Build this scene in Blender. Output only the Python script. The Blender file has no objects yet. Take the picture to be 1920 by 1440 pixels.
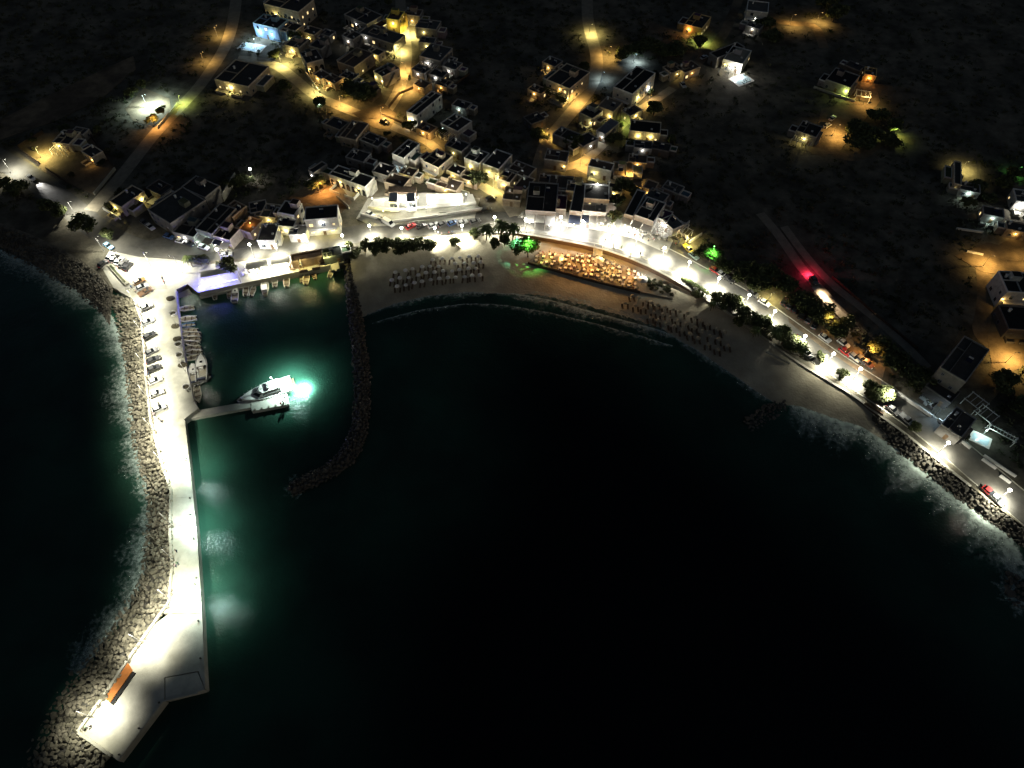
import bpy, bmesh, math, random
from mathutils import Vector, Matrix
random.seed(7)
R = math.radians
S = bpy.context.scene
COL = S.collection

# ------------------------------------------------------------------ camera, sky, moon, exposure
H, PITCH, FPX = 170.0, R(55), 1280.0
cam = bpy.data.cameras.new('camera'); cam_o = bpy.data.objects.new('camera', cam); COL.objects.link(cam_o)
cam.sensor_width = 36; cam.lens = 36 * FPX / 1920; cam.clip_end = 6000; cam.clip_start = 1
cam_o.location = (0, 0, H); cam_o.rotation_euler = (R(90) - PITCH, 0, 0)
S.camera = cam_o
world = bpy.data.worlds.new('World'); S.world = world; world.use_nodes = True
wn = world.node_tree; bg = wn.nodes['Background']
sky = wn.nodes.new('ShaderNodeTexSky'); sky.sky_type = 'NISHITA'; sky.sun_disc = False
sky.sun_elevation = R(18); sky.sun_rotation = R(140); sky.air_density = 1.0
wn.links.new(sky.outputs[0], bg.inputs[0]); bg.inputs[1].default_value = 0.0145
moon = bpy.data.lights.new('moon', 'SUN'); moon.energy = 0.022; moon.angle = R(0.5); moon.color = (1, .95, .85)
moon_o = bpy.data.objects.new('moon', moon); COL.objects.link(moon_o)
moon_o.rotation_euler = (R(72), 0, R(140 - 180))
S.view_settings.view_transform = 'Standard'; S.view_settings.look = 'None'
S.view_settings.exposure = 0; S.view_settings.gamma = 1; S.view_settings.use_curve_mapping = False
S.cycles.use_denoising = True
S.cycles.max_bounces = 4; S.cycles.diffuse_bounces = 2; S.cycles.glossy_bounces = 2
S.cycles.transparent_max_bounces = 8; S.cycles.sample_clamp_indirect = 4; S.cycles.sample_clamp_direct = 60
S.cycles.caustics_reflective = False; S.cycles.caustics_refractive = False

# ------------------------------------------------------------------ helpers
T = 2.5            # level of the town and the quays above the sea
cp, sp = math.cos(PITCH), math.sin(PITCH)
def W(px, py, z=T):
    u = (px - 960) / FPX; v = (py - 720) / FPX
    t = (H - z) / (sp + v * cp)
    return Vector((u * t, (cp - v * sp) * t, z))
def scale_at(p):                      # photo pixels per metre at a world point
    d = p.y * cp + (H - p.z) * sp
    return FPX / d
def img(p):
    d = p.y * cp + (H - p.z) * sp
    return 960 + FPX * p.x / d, 720 - FPX * (p.y * sp - (H - p.z) * cp) / d
def head(px, py, dx, dy, z=T):        # world heading of an image direction
    a = W(px, py, z); b = W(px + dx * .2, py + dy * .2, z)
    return math.atan2(b.y - a.y, b.x - a.x)

class MB:
    def __init__(s): s.v = []; s.f = []; s.m = []
    def add(s, vs, fs, mi=0):
        o = len(s.v); s.v += [tuple(x) for x in vs]
        for f in fs: s.f.append(tuple(i + o for i in f)); s.m.append(mi)
        return s
    def box(s, x0, x1, y0, y1, z0, z1, mi=0):
        return s.add([(x0,y0,z0),(x1,y0,z0),(x1,y1,z0),(x0,y1,z0),(x0,y0,z1),(x1,y0,z1),(x1,y1,z1),(x0,y1,z1)],
              [(0,3,2,1),(4,5,6,7),(0,1,5,4),(1,2,6,5),(2,3,7,6),(3,0,4,7)], mi)
    def bar(s, a, b, w, h, z0=None, mi=0):      # a box along a->b on the ground, width w, height h
        a = Vector(a); b = Vector(b); d = b - a; d.z = 0
        if d.length < 1e-4: return s
        d.normalize(); n = Vector((-d.y, d.x, 0)) * w / 2
        za = a.z if z0 is None else z0; zb = b.z if z0 is None else z0
        q = [a + n, a - n, b - n, b + n]
        lo = [(p.x, p.y, za if i < 2 else zb) for i, p in enumerate(q)]; hi = [(p[0], p[1], p[2] + h) for p in lo]
        return s.add(lo + hi, [(0,1,2,3),(7,6,5,4),(0,4,5,1),(1,5,6,2),(2,6,7,3),(3,7,4,0)], mi)
    def cyl(s, a, b, r0, r1, n=8, mi=0):
        a = Vector(a); b = Vector(b); d = (b - a).normalized()
        x = d.orthogonal().normalized(); y = d.cross(x); vs = []
        for p, r in ((a, r0), (b, r1)):
            for k in range(n):
                t = 2 * math.pi * k / n; vs.append(p + x * r * math.cos(t) + y * r * math.sin(t))
        fs = [(k, (k + 1) % n, n + (k + 1) % n, n + k) for k in range(n)]
        fs += [tuple(range(n - 1, -1, -1)), tuple(range(n, 2 * n))]
        return s.add(vs, fs, mi)
    def prism(s, poly, z0, z1, mi=0):
        n = len(poly)
        A = sum(poly[i][0] * poly[(i+1) % n][1] - poly[(i+1) % n][0] * poly[i][1] for i in range(n))
        P = list(poly) if A > 0 else list(poly)[::-1]
        vs = [(p[0], p[1], z0) for p in P] + [(p[0], p[1], z1) for p in P]
        fs = [tuple(range(n, 2 * n)), tuple(range(n - 1, -1, -1))] + [(i, (i+1) % n, n + (i+1) % n, n + i) for i in range(n)]
        return s.add(vs, fs, mi)
    def grid(s, rows, mi=0):
        n = len(rows[0]); vs = [p for r in rows for p in r]
        return s.add(vs, [(i*n+j, i*n+j+1, (i+1)*n+j+1, (i+1)*n+j) for i in range(len(rows)-1) for j in range(n-1)], mi)
    def mesh(s, name, mats, smooth=False):
        me = bpy.data.meshes.new(name); me.from_pydata(s.v, [], s.f)
        for m in (mats if isinstance(mats, (list, tuple)) else [mats]): me.materials.append(m)
        if any(s.m): me.polygons.foreach_set('material_index', s.m)
        if smooth: me.polygons.foreach_set('use_smooth', [True] * len(s.f))
        me.update(); return me
    def build(s, name, mats, parent=None, smooth=False):
        return link(name, s.mesh(name, mats, smooth), parent)
def link(name, me, parent=None):
    o = bpy.data.objects.new(name, me); COL.objects.link(o)
    if parent is not None: o.parent = parent
    return o
def tag(o, label=None, cat=None, group=None, kind=None):
    if label: o['label'] = label
    if cat: o['category'] = cat
    if group: o['group'] = group
    if kind: o['kind'] = kind
    return o
def empty(name, loc, rz=0, sc=None):
    o = bpy.data.objects.new(name, None); COL.objects.link(o)
    o.location = loc; o.rotation_euler = (0, 0, rz); o.empty_display_size = .3
    if sc: o.scale = sc if hasattr(sc, '__len__') else (sc, sc, sc)
    return o
KIDS = {}
def kids(o): return KIDS.get(o.name) or [c for c in o.children]
def copy_tree(o, parent=None, color=None, colored=()):
    c = o.copy(); COL.objects.link(c)
    if parent is not None: c.parent = parent
    if color and (o.name.split('.')[0] in colored): c.color = (*color, 1)
    for ch in PROTO_KIDS.get(o, ()): copy_tree(ch, c, color, colored)
    return c
PROTO_KIDS = {}
class Proto:                          # a thing built once out of parts; placed many times
    def __init__(s, name, parts, colored=()):     # parts: (name, mesh, loc, [subparts])
        s.name = name; s.parts = parts; s.colored = colored
    def place(s, loc, rz=0, sc=None, color=None, label=None, cat=None, group=None):
        r = empty(s.name, loc, rz, sc)
        def put(parts, par):
            for p in parts:
                o = link(p[0], p[1], par); o.location = p[2] if len(p) > 2 else (0, 0, 0)
                if color and p[0] in s.colored: o.color = (*color, 1)
                if len(p) > 3: put(p[3], o)
        put(s.parts, r)
        return tag(r, label, cat, group)
ORD = ['first','second','third','fourth','fifth','sixth','seventh','eighth','ninth','tenth','eleventh','twelfth','thirteenth',
       'fourteenth','fifteenth','sixteenth','seventeenth','eighteenth','nineteenth','twentieth'] + ['twenty-' + x for x in
       ['first','second','third','fourth','fifth','sixth','seventh','eighth','ninth']] + ['thirtieth'] + ['thirty-' + x for x in
       ['first','second','third','fourth','fifth','sixth','seventh','eighth','ninth']]

# ------------------------------------------------------------------ materials
def mat(name, col, rough=.85, var=.25, scale=.6, bump=.0, objcol=False, spec=.3, emit=None, estr=1, col2=None, fine=6.0, metal=0):
    m = bpy.data.materials.new(name); m.use_nodes = True; nt = m.node_tree; N = nt.nodes; L = nt.links
    b = N['Principled BSDF']; b.inputs['Roughness'].default_value = rough
    b.inputs['Specular IOR Level'].default_value = spec; b.inputs['Metallic'].default_value = metal
    tc = N.new('ShaderNodeTexCoord')
    g = N.new('ShaderNodeNewGeometry')
    n1 = N.new('ShaderNodeTexNoise'); n1.inputs['Scale'].default_value = scale; n1.inputs['Detail'].default_value = 6
    n1.inputs['Roughness'].default_value = .65
    L.new(g.outputs['Position'], n1.inputs['Vector'])
    ramp = N.new('ShaderNodeMapRange'); ramp.inputs[1].default_value = .3; ramp.inputs[2].default_value = .7
    ramp.inputs[3].default_value = 1 - var; ramp.inputs[4].default_value = 1 + var * .6
    L.new(n1.outputs[0], ramp.inputs[0])
    if objcol:
        oi = N.new('ShaderNodeObjectInfo'); src = oi.outputs['Color']
    else:
        rgb = N.new('ShaderNodeRGB'); rgb.outputs[0].default_value = (*col, 1); src = rgb.outputs[0]
        if col2:
            n2 = N.new('ShaderNodeTexNoise'); n2.inputs['Scale'].default_value = scale * .35; n2.inputs['Detail'].default_value = 5
            L.new(g.outputs['Position'], n2.inputs['Vector'])
            mr = N.new('ShaderNodeMapRange'); mr.inputs[1].default_value = .42; mr.inputs[2].default_value = .58
            L.new(n2.outputs[0], mr.inputs[0])
            mx = N.new('ShaderNodeMix'); mx.data_type = 'RGBA'; L.new(mr.outputs[0], mx.inputs[0])
            L.new(src, mx.inputs[6]); mx.inputs[7].default_value = (*col2, 1); src = mx.outputs[2]
    mul = N.new('ShaderNodeVectorMath'); mul.operation = 'SCALE'
    L.new(src, mul.inputs[0]); L.new(ramp.outputs[0], mul.inputs['Scale'])
    L.new(mul.outputs[0], b.inputs['Base Color'])
    if bump:
        nb = N.new('ShaderNodeTexNoise'); nb.inputs['Scale'].default_value = fine; nb.inputs['Detail'].default_value = 4
        L.new(g.outputs['Position'], nb.inputs['Vector'])
        bp = N.new('ShaderNodeBump'); bp.inputs['Strength'].default_value = bump; bp.inputs['Distance'].default_value = .2
        L.new(nb.outputs[0], bp.inputs['Height']); L.new(bp.outputs[0], b.inputs['Normal'])
    if emit:
        b.inputs['Emission Color'].default_value = (*emit, 1); b.inputs['Emission Strength'].default_value = estr
        m.cycles.emission_sampling = 'NONE'
    return m
M = dict(
 scrub=mat('scrub_ground', (.085,.08,.06), .95, .7, .16, .9, col2=(.15,.135,.10), fine=1.2),
 dirt=mat('packed_dirt', (.20,.155,.10), .95, .45, .25, .6, col2=(.11,.085,.058), fine=2),
 asphalt=mat('asphalt', (.085,.083,.075), .85, .25, .35, .25, col2=(.11,.105,.09), fine=5),
 lane=mat('village_lane', (.27,.24,.18), .9, .3, .4, .3, fine=4),
 paving=mat('pale_paving', (.42,.41,.36), .8, .22, .3, .2, col2=(.34,.33,.28)),
 concrete=mat('worn_concrete', (.50,.49,.42), .8, .28, .22, .3, col2=(.36,.35,.28)),
 darkconc=mat('stained_concrete', (.20,.19,.155), .85, .3, .3, .3),
 promenade=mat('grey_promenade', (.17,.165,.145), .85, .25, .4, .2, col2=(.13,.125,.11)),
 sand=mat('beach_sand', (.44,.405,.30), .95, .3, .14, .6, col2=(.33,.30,.22), fine=1.5),
 pebble=mat('shore_pebble', (.17,.155,.12), .95, .5, .5, 1., fine=2.5),
 stone=mat('armour_stone', (.235,.215,.16), .9, .5, .7, .5, col2=(.15,.14,.10), fine=3),
 midstone=mat('wet_stone', (.115,.105,.08), .75, .6, .8, .6, col2=(.07,.066,.055), fine=3),
 darkstone=mat('dark_stone', (.10,.095,.08), .9, .5, .7, .5, fine=3),
 brownwall=mat('sea_wall_stone', (.085,.062,.044), .9, .35, .6, .6, fine=3),
 wall=mat('whitewash', (.7,.69,.65), .9, .34, .7, .2, objcol=True),
 white=mat('white_paint', (.78,.77,.72), .8, .12, .6),
 roof=mat('roof_screed', (.1,.1,.09), .9, .3, .5, .3, objcol=True),
 trim=mat('window_frame', (.2,.24,.3), .6, .2),
 door=mat('door_wood', (.14,.09,.05), .7, .3, 2),
 glass=mat('window_glass', (.02,.022,.025), .08, .1, spec=.6),
 litglass=mat('lit_window', (.6,.5,.3), .4, .1, emit=(1,.72,.32), estr=1.8),
 metal=mat('galvanised_metal', (.35,.35,.34), .5, .2, metal=.5),
 tank=mat('tank_metal', (.6,.6,.58), .4, .15),
 panel=mat('solar_glass', (.015,.02,.04), .15, .1, spec=.6),
 bark=mat('bark', (.12,.09,.06), .95, .4, 3),
 leaf=mat('tamarisk_leaf', (.07,.09,.032), .7, .6, .9, col2=(.13,.145,.06)),
 palmleaf=mat('palm_leaf', (.09,.13,.04), .6, .4, .7, col2=(.085,.11,.03)),
 bush=mat('bush_leaf', (.04,.055,.022), .85, .5, .4, col2=(.075,.075,.04)),
 paint=mat('car_paint', (.5,.5,.5), .3, .04, objcol=True, spec=.6),
 carglass=mat('car_glass', (.012,.014,.016), .08, .1, spec=.6),
 tyre=mat('tyre', (.02,.02,.02), .9, .1),
 hull=mat('boat_hull', (.7,.7,.65), .4, .1, objcol=True, spec=.5),
 deck=mat('boat_deck', (.34,.31,.24), .7, .25, 1.5),
 canvas=mat('pale_canvas', (.62,.6,.52), .9, .12),
 darkcanvas=mat('dark_canvas', (.05,.06,.09), .9, .2),
 thatch=mat('thatch', (.36,.32,.22), .95, .4, 3, .5),
 wood=mat('dark_wood', (.11,.075,.045), .8, .3, 2),
 cloth=mat('table_cloth', (.7,.68,.6), .9, .1),
 shirt=mat('shirt', (.4,.4,.4), .9, .1, objcol=True),
 trouser=mat('trousers', (.05,.055,.08), .9, .2),
 skin=mat('skin', (.45,.29,.2), .6, .1), hair=mat('hair', (.03,.02,.015), .7, .2),
 orange=mat('orange_glow_paint', (.42,.15,.035), .8, .25, .5),  # slab colour standing for orange light on the mole
 black=mat('black_paint', (.012,.012,.012), .7, .2),
 net=mat('fishing_net', (.075,.065,.04), .95, .5, 3, 1),
 rail=mat('railing', (.6,.6,.56), .5, .1),
 bluepaint=mat('blue_paint', (.10,.28,.55), .7, .15), redpaint=mat('red_roof', (.3,.06,.04), .8, .3),
 pool=mat('pool_liner', (.55,.72,.78), .2, .1), limepaint=mat('lime_paint', (.5,.55,.06), .8, .12),
 taillight=mat('tail_light', (.4,.02,.02), .3, .05, emit=(1,.03,.05), estr=6),
 headlight=mat('head_light', (.7,.7,.65), .2, .05), tailoff=mat('tail_lens', (.3,.015,.015), .3, .05),
)
def lampmat(n, c, s): return mat('lamp_' + n, (.8,.8,.75), .4, .02, emit=c, estr=s)
LC = dict(w=(1,.965,.80), a=(1,.60,.17), y=(1,.83,.30), c=(.74,1,.95), g=(.22,1,.16), t=(.25,1,.62), b=(.16,.16,1), k=(.60,.82,1), o=(1,.46,.12), r=(1,.03,.10),
          p=(1,.70,.45), l=(.80,1,.22), s=(1,.98,.93))
LM = {k: lampmat(k, v, 25 if k in 'wcs' else 12) for k, v in LC.items()}

# water: dark sea with small waves
def water_mat():
    m = bpy.data.materials.new('sea_water'); m.use_nodes = True; nt = m.node_tree; N = nt.nodes; L = nt.links
    b = N['Principled BSDF']; b.inputs['Roughness'].default_value = .10; b.inputs['IOR'].default_value = 1.33
    g = N.new('ShaderNodeNewGeometry')
    n = N.new('ShaderNodeTexNoise'); n.inputs['Scale'].default_value = .05; n.inputs['Detail'].default_value = 6
    L.new(g.outputs['Position'], n.inputs['Vector'])
    r = N.new('ShaderNodeValToRGB'); L.new(n.outputs[0], r.inputs[0])
    r.color_ramp.elements[0].position = .38; r.color_ramp.elements[0].color = (.014,.036,.025,1)
    r.color_ramp.elements[1].position = .60; r.color_ramp.elements[1].color = (.018,.060,.040,1)
    at = N.new('ShaderNodeAttribute'); at.attribute_name = 'shallow'
    dk = N.new('ShaderNodeMix'); dk.data_type = 'RGBA'; L.new(at.outputs['Fac'], dk.inputs[0])
    dk.inputs[6].default_value = (.0012,.0022,.0020,1); L.new(r.outputs[0], dk.inputs[7])
    L.new(dk.outputs[2], b.inputs['Base Color'])
    a = N.new('ShaderNodeTexNoise'); a.inputs['Scale'].default_value = 1.5; a.inputs['Detail'].default_value = 7; a.inputs['Roughness'].default_value = .6
    c = N.new('ShaderNodeTexNoise'); c.inputs['Scale'].default_value = .16; c.inputs['Detail'].default_value = 3
    L.new(g.outputs['Position'], a.inputs['Vector']); L.new(g.outputs['Position'], c.inputs['Vector'])
    ad = N.new('ShaderNodeMath'); ad.operation = 'MULTIPLY_ADD'; L.new(c.outputs[0], ad.inputs[0]); ad.inputs[1].default_value = 1.6; L.new(a.outputs[0], ad.inputs[2])
    bp = N.new('ShaderNodeBump'); bp.inputs['Strength'].default_value = .4; bp.inputs['Distance'].default_value = .35
    L.new(ad.outputs[0], bp.inputs['Height']); L.new(bp.outputs[0], b.inputs['Normal'])
    return m
M['water'] = water_mat()
def foam_mat(name, dens, scale, stretch):
    m = bpy.data.materials.new(name); m.use_nodes = True; nt = m.node_tree; N = nt.nodes; L = nt.links
    b = N['Principled BSDF']; b.inputs['Base Color'].default_value = (.52,.63,.57,1); b.inputs['Roughness'].default_value = .9
    uv = N.new('ShaderNodeUVMap'); g = N.new('ShaderNodeNewGeometry')
    n = N.new('ShaderNodeTexNoise'); n.inputs['Scale'].default_value = scale; n.inputs['Detail'].default_value = 8; n.inputs['Roughness'].default_value = .72
    L.new(g.outputs['Position'], n.inputs['Vector'])
    sx = N.new('ShaderNodeSeparateXYZ'); L.new(uv.outputs[0], sx.inputs[0])
    # across the strip: v = 0 shore side, 1 sea side; densest near .3
    rp = N.new('ShaderNodeValToRGB'); L.new(sx.outputs[1], rp.inputs[0])
    e = rp.color_ramp.elements; e[0].position = 0; e[0].color = (.0,)*3 + (1,); e[1].position = 1; e[1].color = (0,0,0,1)
    q = e.new(.12); q.color = (.86,)*3 + (1,); q = e.new(.24); q.color = (.62,)*3 + (1,); q = e.new(.5); q.color = (.44,)*3 + (1,); q = e.new(.78); q.color = (.28,)*3 + (1,)
    mu = N.new('ShaderNodeMath'); mu.operation = 'MULTIPLY_ADD'; L.new(n.outputs[0], mu.inputs[0]); mu.inputs[1].default_value = 1.8
    L.new(rp.outputs[0], mu.inputs[2])
    mr = N.new('ShaderNodeMapRange'); mr.inputs[1].default_value = 1.70 - dens; mr.inputs[2].default_value = 2.42 - dens; mr.inputs[4].default_value = .92
    L.new(mu.outputs[0], mr.inputs[0])
    L.new(mr.outputs[0], b.inputs['Alpha'])
    return m
M['foam'] = foam_mat('surf_foam', .50, .9, 1); M['foamthin'] = foam_mat('thin_foam', .33, .8, 1)
M['foamrich'] = foam_mat('rich_foam', .56, .7, 1)

# ------------------------------------------------------------------ the large setting
def pts(*a, z=T): return [W(x, y, z) for x, y in a]
def resample(P, n):
    P = [Vector(p) for p in P]; d = [0]
    for a, b in zip(P, P[1:]): d.append(d[-1] + (b - a).length)
    out = []; k = 0
    for i in range(n):
        t = d[-1] * i / (n - 1)
        while k < len(P) - 2 and d[k+1] < t: k += 1
        u = (t - d[k]) / max(1e-6, d[k+1] - d[k]); out.append(P[k].lerp(P[k+1], min(1, max(0, u))))
    return out
def smooth(P, it=2):
    P = [Vector(p) for p in P]
    for _ in range(it):
        Q = [P[0]]
        for a, b in zip(P, P[1:]): Q += [a.lerp(b, .25), a.lerp(b, .75)]
        P = Q + [P[-1]]
    return P

west_top = [(-700,330),(-300,365),(-100,392),(0,418),(60,440),(120,468),(175,503),(212,540)]
sea_top = [(655,472),(700,456),(800,446),(900,438),(960,435),(1010,443),(1120,463),(1200,491),(1265,524),(1310,553),(1370,590),(1430,632),
           (1490,676),(1540,706),(1600,741),(1640,772),(1700,815),(1760,864),(1820,912),(1880,958),(1940,1003),(2150,1160),(2500,1420)]
coast = [W(x,y) for x, y in west_top + [(330,543),(352,533),(372,549),(645,492),(652,488)] + sea_top]
poly = [(p.x, p.y) for p in coast] + [(2600, coast[-1].y), (2600, 3200), (-2600, 3200), (-2600, coast[0].y)]
tag(MB().prism(poly, -3, T).build('ground', M['scrub']), kind='structure')
import bisect
gx = [-3000,-1200,-600,-400] + [-300+5*k for k in range(131)] + [450,700,1300,3000]; gy = [-2500,-900,-300,-120] + [-60+5*k for k in range(73)] + [400,900,3500]
SHORE = resample(coast, 160) + resample([W(x,y,0) for x,y in [(330,543),(340,650),(355,760),(353,850),(369,1000),(379,1160),(384,1290),(222,1427),(150,1400),(60,1420)]], 40) + resample([W(x,y,0) for x,y in [(655,500),(672,690),(668,820),(545,915)]], 24) + resample([W(x,y,0) for x,y in [(214,590),(240,780),(270,930),(256,1100),(146,1255),(60,1420)]], 24)
sv, val = [], []
for yy in gy:
    for xx in gx:
        sv.append((xx,yy,0)); d_ = min((p.x-xx)**2 + (p.y-yy)**2 for p in SHORE) ** .5
        t_ = min(1, max(0, (62 - d_) / 46)); val.append(t_*t_*(3-2*t_))
nx_ = len(gx); me = bpy.data.meshes.new('sea'); me.from_pydata(sv, [], [(a*nx_+b, a*nx_+b+1, (a+1)*nx_+b+1, (a+1)*nx_+b) for a in range(len(gy)-1) for b in range(nx_-1)])
me.attributes.new('shallow','FLOAT','POINT').data.foreach_set('value', val); me.materials.append(M['water'])
tag(link('sea', me), kind='structure')
# natural shore on the left
west_water = [(-700,400),(-300,425),(-100,450),(0,470),(50,497),(100,530),(150,560),(185,590),(205,625)]
def bank(name, top, low, z1, m, n=120, rows=14, amp=.15, zt=None):
    A = resample(top, n); B = resample(low, n); g = []
    rnd = random.Random(3)
    for i in range(rows):
        t = i / (rows - 1)
        g.append([(a.lerp(b, t) + Vector((0,0,(rnd.random() - .5) * amp * (0 if i in (0,) else 1)))) for a, b in zip(A, B)])
    return tag(MB().grid(g).build(name, m, smooth=True), kind='structure')
def zl(P, z): return [Vector((p.x, p.y, z)) for p in P]
bank('shore', zl([W(x,y,T-.02) for x,y in west_top], T-.02), [W(x,y,-.4) for x,y in west_water], 0, M['pebble'], 420, 46, .28)
# beach: upper edge below the sea wall, lower edge in the water
beach_hi = [(655,474,2.3),(700,457,2.3),(800,447,2.3),(900,439,2.3),(960,436,2.0),(1010,444,.9),(1120,464,.7),(1200,492,.7),(1265,525,.8),(1310,554,2.0),
            (1370,591,2.35),(1430,633,2.35),(1490,677,2.35),(1540,707,2.3),(1600,742,2.2),(1640,773,1.8),(1690,810,1.2)]
beach_lo = [(672,600,-.3),(700,588,-.3),(740,572,-.3),(800,557,-.3),(880,549,-.3),(960,555,-.3),(1040,571,-.3),(1100,588,-.3),(1170,608,-.3),(1240,626,-.3),
            (1300,654,-.3),(1360,694,-.3),(1420,736,-.3),(1450,755,-.3),(1500,762,-.3),(1560,782,-.3),(1610,796,-.3),(1650,822,-.4)]
beach_o = bank('beach', [W(x,y,z) for x,y,z in beach_hi], [W(x,y+5,-.12) for x,y,z in beach_lo], 0, M['sand'], 200, 24, .03)
from mathutils.kdtree import KDTree
KD = KDTree(len(beach_o.data.vertices))
for i_, v_ in enumerate(beach_o.data.vertices): KD.insert((v_.co.x, v_.co.y, 0), i_)
KD.balance()
def on_sand(x, y, up=0.0, default=None):          # the point of the beach seen at a pixel, or None
    z = 1.4
    for _ in range(3):
        p = W(x, y, z + up); co, idx, d = KD.find((p.x, p.y, 0))
        if d > 1.9: return default
        z = beach_o.data.vertices[idx].co.z
    return Vector((p.x, p.y, z))
# sea wall face along the beach road, with its pale coping
def ribbon(P, w, h, z0): 
    m = MB()
    for a, b in zip(P, P[1:]): m.bar((a.x,a.y,z0), (b.x,b.y,z0), w, h)
    return m
def strip(P, wid, z):          # flat ribbon with mitred joints
    P = [Vector((p.x, p.y, 0)) for p in P]; L_, R_ = [], []
    for i, p in enumerate(P):
        d = (P[min(i+1, len(P)-1)] - P[max(i-1, 0)]).normalized(); n = Vector((-d.y, d.x, 0))
        L_.append((p.x + n.x*wid/2, p.y + n.y*wid/2, z)); R_.append((p.x - n.x*wid/2, p.y - n.y*wid/2, z))
    return MB().grid([R_, L_])
def wallstrip(P, wid, z0, z1):
    P = [Vector((p.x, p.y, 0)) for p in P]; L_, R_ = [], []
    for i, p in enumerate(P):
        d = (P[min(i+1, len(P)-1)] - P[max(i-1, 0)]).normalized(); n = Vector((-d.y, d.x, 0))
        L_.append(p + n*wid/2); R_.append(p - n*wid/2)
    return MB().prism([(p.x,p.y) for p in L_] + [(p.x,p.y) for p in R_[::-1]], z0, z1)
SW = smooth([W(x,y) for x,y in sea_top[:19]], 1)
sw = empty('sea_wall', SW[20])
tag(sw, 'brown stone sea wall with pale coping between the beach and the shore road', 'wall')
def rel(o, par): o.parent = par; o.matrix_parent_inverse = Matrix.Translation(-Vector(par.location)); return o
rel(wallstrip(SW, .5, -1, T+.02).build('wall_face', M['brownwall']), sw)
rel(wallstrip(SW, .8, T+.02, T+.16).build('coping', M['concrete']), sw)

# roads, one sheet over the other
ROADS = [
 ('shore_road', 9.0, 'asphalt', [(-120,232),(-40,275),(60,332),(120,378),(175,425),(230,458),(290,474),(360,474),(430,470),(500,462),(580,452),(650,442),(720,430),(800,425),(880,417),(950,411),(1010,420),(1070,431),(1130,441),(1190,457),(1250,484),(1310,517),(1370,549),(1430,585),(1490,628),(1550,672),(1610,712),(1670,750),(1730,793),(1790,842),(1850,893),(1920,953),(2050,1060)]),
 ('valley_lane', 5.5, 'lane', [(170,395),(215,345),(245,308),(290,250),(335,203),(372,165),(400,125),(425,85),(440,30),(446,-40)]),
 ('village_lane', 5.0, 'lane', [(445,110),(480,112),(520,122),(556,150),(590,180),(630,196),(675,215),(712,222),(735,195),(752,160),(762,120),(762,80),(752,40),(750,-20)]),
 ('back_lane', 4.0, 'lane', [(712,222),(740,240),(780,255),(810,270),(838,300),(870,325),(910,352),(945,375),(965,405)]),
 ('hill_lane', 5.5, 'lane', [(1103,-60),(1100,20),(1106,60),(1122,112),(1112,160),(1082,198),(1048,238),(1024,268),(1012,305),(1004,345),(978,380),(968,405)]),
 ('stair_lane', 4.0, 'lane', [(1262,165),(1225,190),(1185,215),(1150,250),(1112,290),(1078,312),(1020,318),(1005,320)]),
 ('courtyard_lane', 4.0, 'lane', [(1085,312),(1130,334),(1170,345),(1205,350)]),
 ('farm_track', 4.5, 'dirt', [(1400,-40),(1375,25),(1352,75),(1322,102),(1290,140),(1262,165)]),
 ('upper_track', 4.5, 'dirt', [(1440,35),(1480,45),(1530,45),(1545,90)]),
 ('yard_track', 7.0, 'dirt', [(1632,140),(1625,190),(1590,225),(1560,255),(1530,290)]),
 ('loop_track', 4.0, 'dirt', [(1560,285),(1600,300),(1630,285),(1652,262),(1680,255),(1715,268)]),
 ('plot_track', 5.0, 'dirt', [(1950,430),(1880,470),(1842,490),(1848,540),(1845,590),(1835,625),(1865,650),(1880,690),(1850,740),(1800,775)]),
 ('cliff_track', 3.5, 'lane', [(1425,400),(1460,440),(1500,500),(1540,545),(1590,600)]),
 ('ridge_track', 3.0, 'lane', [(1470,425),(1510,480),(1560,535),(1620,580),(1690,640),(1740,690)]),
]
zr = T + .004
for name, w_, mt, pl in ROADS:
    zr += .004
    tag(strip(smooth([W(x,y) for x,y in pl]), w_, zr).build(name, M[mt]), kind='structure')
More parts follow.
